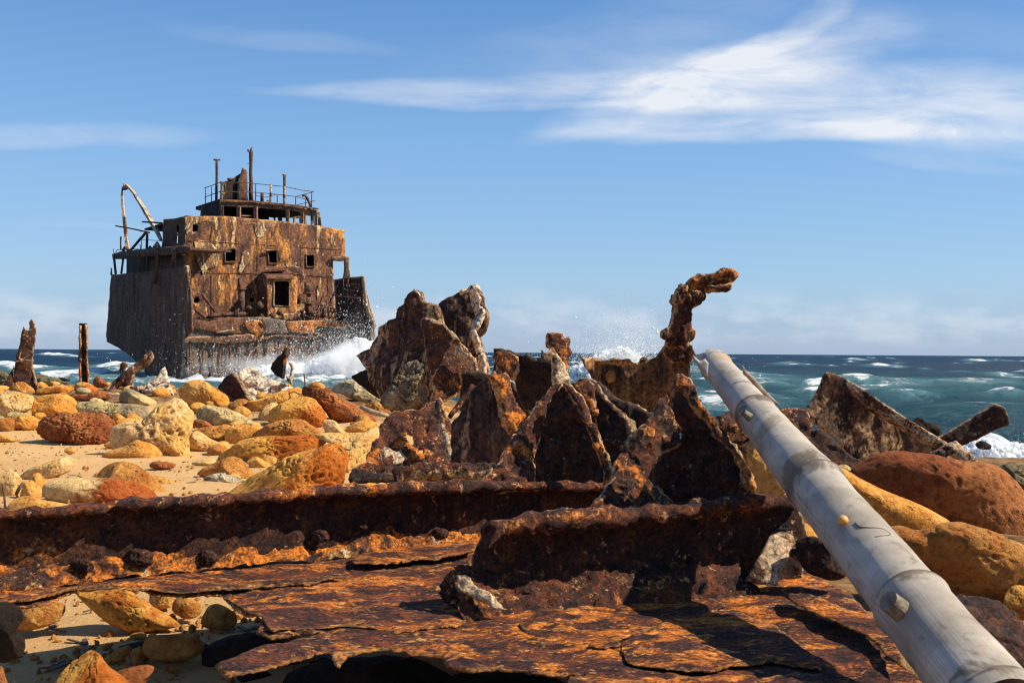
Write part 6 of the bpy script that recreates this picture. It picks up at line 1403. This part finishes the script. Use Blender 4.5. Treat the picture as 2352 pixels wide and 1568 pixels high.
# ------------------------------------------------------------------ bamboo pole
def bamboo():
    s_t, s_n, s_b = 270, 1150, 3050
    def cen(s):
        off = np.interp(s, [250, 514, 1150, 2000, 3000], [16, 21, 29, 35, 38])
        x = .629 * s + .777 * off; y = .777 * s - .629 * off
        return 1562.8 + .3833 * x, 751.3 + .3833 * y
    def inv(s): return .44 + (.678 - .44) * (s - 514) / (2000 - 514)
    def wid(s): return np.interp(s, [250, 514, 1150, 2000, 3000], [66, 76, 122, 158, 215])
    ss = np.linspace(s_t, s_b, 900)
    X, Yp = cen(ss); Yd = 1 / inv(ss)
    P = at(X, Yp, Yd); rad = wid(ss) * Yd / F / 2
    axis = (P[0] - P[-1]) / np.linalg.norm(P[0] - P[-1])
    root_ = empty('bamboo_pole', P[-1], 'weathered grey bamboo pole leaning across the foreground at right', 'bamboo pole')
    L = np.r_[0, np.cumsum(np.linalg.norm(np.diff(P, axis=0), axis=1))]
    nodes = [320, 690, 1260, 2170, 2980]
    nodeL = np.interp(nodes, ss, L)
    node_f = np.zeros(len(ss)); swell = np.zeros(len(ss))
    for q, nl in enumerate(nodeL):
        d = L - nl
        swell += .10 * np.exp(-(d / .010) ** 2) - .05 * np.exp(-((d + .012) / .006) ** 2)
        node_f = np.maximum(node_f, np.maximum(.72 * np.exp(-(np.abs(d) / .09) ** 1.3), 1.1 * np.exp(-(d / .007) ** 2)) * (1.0 if q in (1, 2) else .62))
    side = np.cross(axis, (0, 0, 1)); side /= np.linalg.norm(side); up = np.cross(side, axis)
    ns = 40; V = []; al = []; ar = []; nf = []
    rng = np.random.RandomState(3)
    jag = .045 * np.abs(fbm(np.c_[np.arange(ns + 1) * .35, np.zeros(ns + 1), np.zeros(ns + 1)], 1, 3, 2, .8)); jag[ns] = jag[0]
    for k in range(len(ss)):
        for j in range(ns):
            a = 2 * math.pi * j / ns
            r_ = rad[k] * (1 + swell[k])
            p = P[k] + r_ * (side * math.cos(a) + up * math.sin(a))
            if k < 12: p = p - axis * jag[j] * (1 - k / 12)
            V.append(p); al.append(L[k]); ar.append(math.cos(a)); nf.append(node_f[k])
    n0 = len(V)
    Fc = [(k * ns + j, (k + 1) * ns + j, (k + 1) * ns + (j + 1) % ns, k * ns + (j + 1) % ns) for k in range(len(ss) - 1) for j in range(ns)]
    # inner wall at the broken tip so that it reads as a tube
    for q in range(8):
        for j in range(ns):
            a = 2 * math.pi * j / ns
            p = P[0] - axis * (.0 + q * .02 + (jag[j] if q == 0 else jag[j] * .5)) + rad[0] * .84 * (side * math.cos(a) + up * math.sin(a))
            V.append(p); al.append(q * .02); ar.append(math.cos(a)); nf.append(.8)
    for j in range(ns):
        Fc.append((j, (j + 1) % ns, n0 + (j + 1) % ns, n0 + j))
        for q in range(7):
            Fc.append((n0 + q * ns + j, n0 + q * ns + (j + 1) % ns, n0 + (q + 1) * ns + (j + 1) % ns, n0 + (q + 1) * ns + j))
    V = np.array(V)
    V = V + .0022 * np.c_[fbm(V, 16, 4, 4), fbm(V, 16, 4, 5), fbm(V, 16, 4, 6)]
    at_ = {'along': al, 'around': ar, 'node': nf}
    culm = mk('culm', V, Fc, M['bamboo'], root_, at_)
    # branch stubs
    # splinters
    def splinter(pts, Yd_, w, th):
        V_, F_, e = sheet_geo(pts, tilt_map(Yd_, 0, 0, 0, 0), th, res=3, jag=.8, bump=.001)
        mk('splinter', V_, F_, M['wood'] if w else M['bamboo'], root_, {'edge': e, 'along': np.zeros(len(V_)), 'around': np.zeros(len(V_)), 'node': np.zeros(len(V_))})
    splinter(T('Q1', [(75, 165), (95, 185), (120, 205), (150, 190), (170, 215), (160, 300), (145, 270), (110, 235), (85, 200)]), 2.35, 0, .006)
    splinter(T('Q1', [(365, 222), (372, 250), (400, 262), (450, 310), (530, 400), (600, 465), (560, 462), (500, 420), (440, 345), (400, 300), (380, 280)]), 2.22, 1, .006)
    splinter(T('Q1', [(372, 225), (385, 240), (388, 258), (376, 250)]), 2.2, 1, .004)
    # worm-track mark on the skin
    Yd_ = 1 / inv(1500)
    tr = T('Q1', [(1050, 1170), (1075, 1195), (1130, 1200), (1200, 1205), (1240, 1225), (1255, 1245), (1200, 1250), (1150, 1250)])
    s_of = 1480
    cx_, cy_ = cen(s_of); r_c = wid(s_of) * Yd_ / F / 2
    # track painted as thin dark groove strip hugging the surface
    def surf(px, py):
        d = rays(np.array([px]), np.array([py]))[0]; d = d / np.linalg.norm(d)
        w0 = CAMP - P[-1]
        # ray / cylinder with local radius
        for it in range(3):
            rr = r_c if it == 0 else np.interp(t_ax, L[::-1].max() - L[::-1], rad[::-1])
            dp = d - axis * (d @ axis); wp = w0 - axis * (w0 @ axis)
            A_, B_, C_ = dp @ dp, 2 * dp @ wp, wp @ wp - rr * rr
            disc = max(B_ * B_ - 4 * A_ * C_, 0); t = (-B_ - math.sqrt(disc)) / (2 * A_)
            hit = CAMP + d * t; t_ax = (hit - P[-1]) @ axis
        return hit
    def stub(px, py, dx, dy, ln, r1, r2):
        h = surf(px, py); t_ = (h - P[-1]) @ axis; out_ = h - (P[-1] + axis * t_); out_ /= np.linalg.norm(out_)
        a = h - out_ * .012; b = h + out_ * ln + side * dx + up * dy
        P_ = dens([a, (a + b) / 2, b], .004)
        tube('branch_stub', P_, np.linspace(r1, r2, len(P_)), M['knot'], root_, sides=18, bump=.0006, bscale=160, square=True)
    stub(2064, 1402, .006, .004, .026, .0165, .0145)
    stub(1722, 958, -.004, .004, .013, .010, .007)
    h = surf(1934.5, 1197)
    U_, F_ = ico(4)
    V_ = U_ * (.0088, .0088, .0085) + h + (0, -.003, .002)
    tag(mk('snail_shell', V_, F_, M['snail'], None, {'edge': np.zeros(len(V_))}), 'tiny round orange shell stuck on the bamboo pole', 'shell')
    tube('worm_track', np.array([surf(*p) for p in spline(tr, 4)[:-4]]), .0011, M['twig'], culm, sides=6)
bamboo()
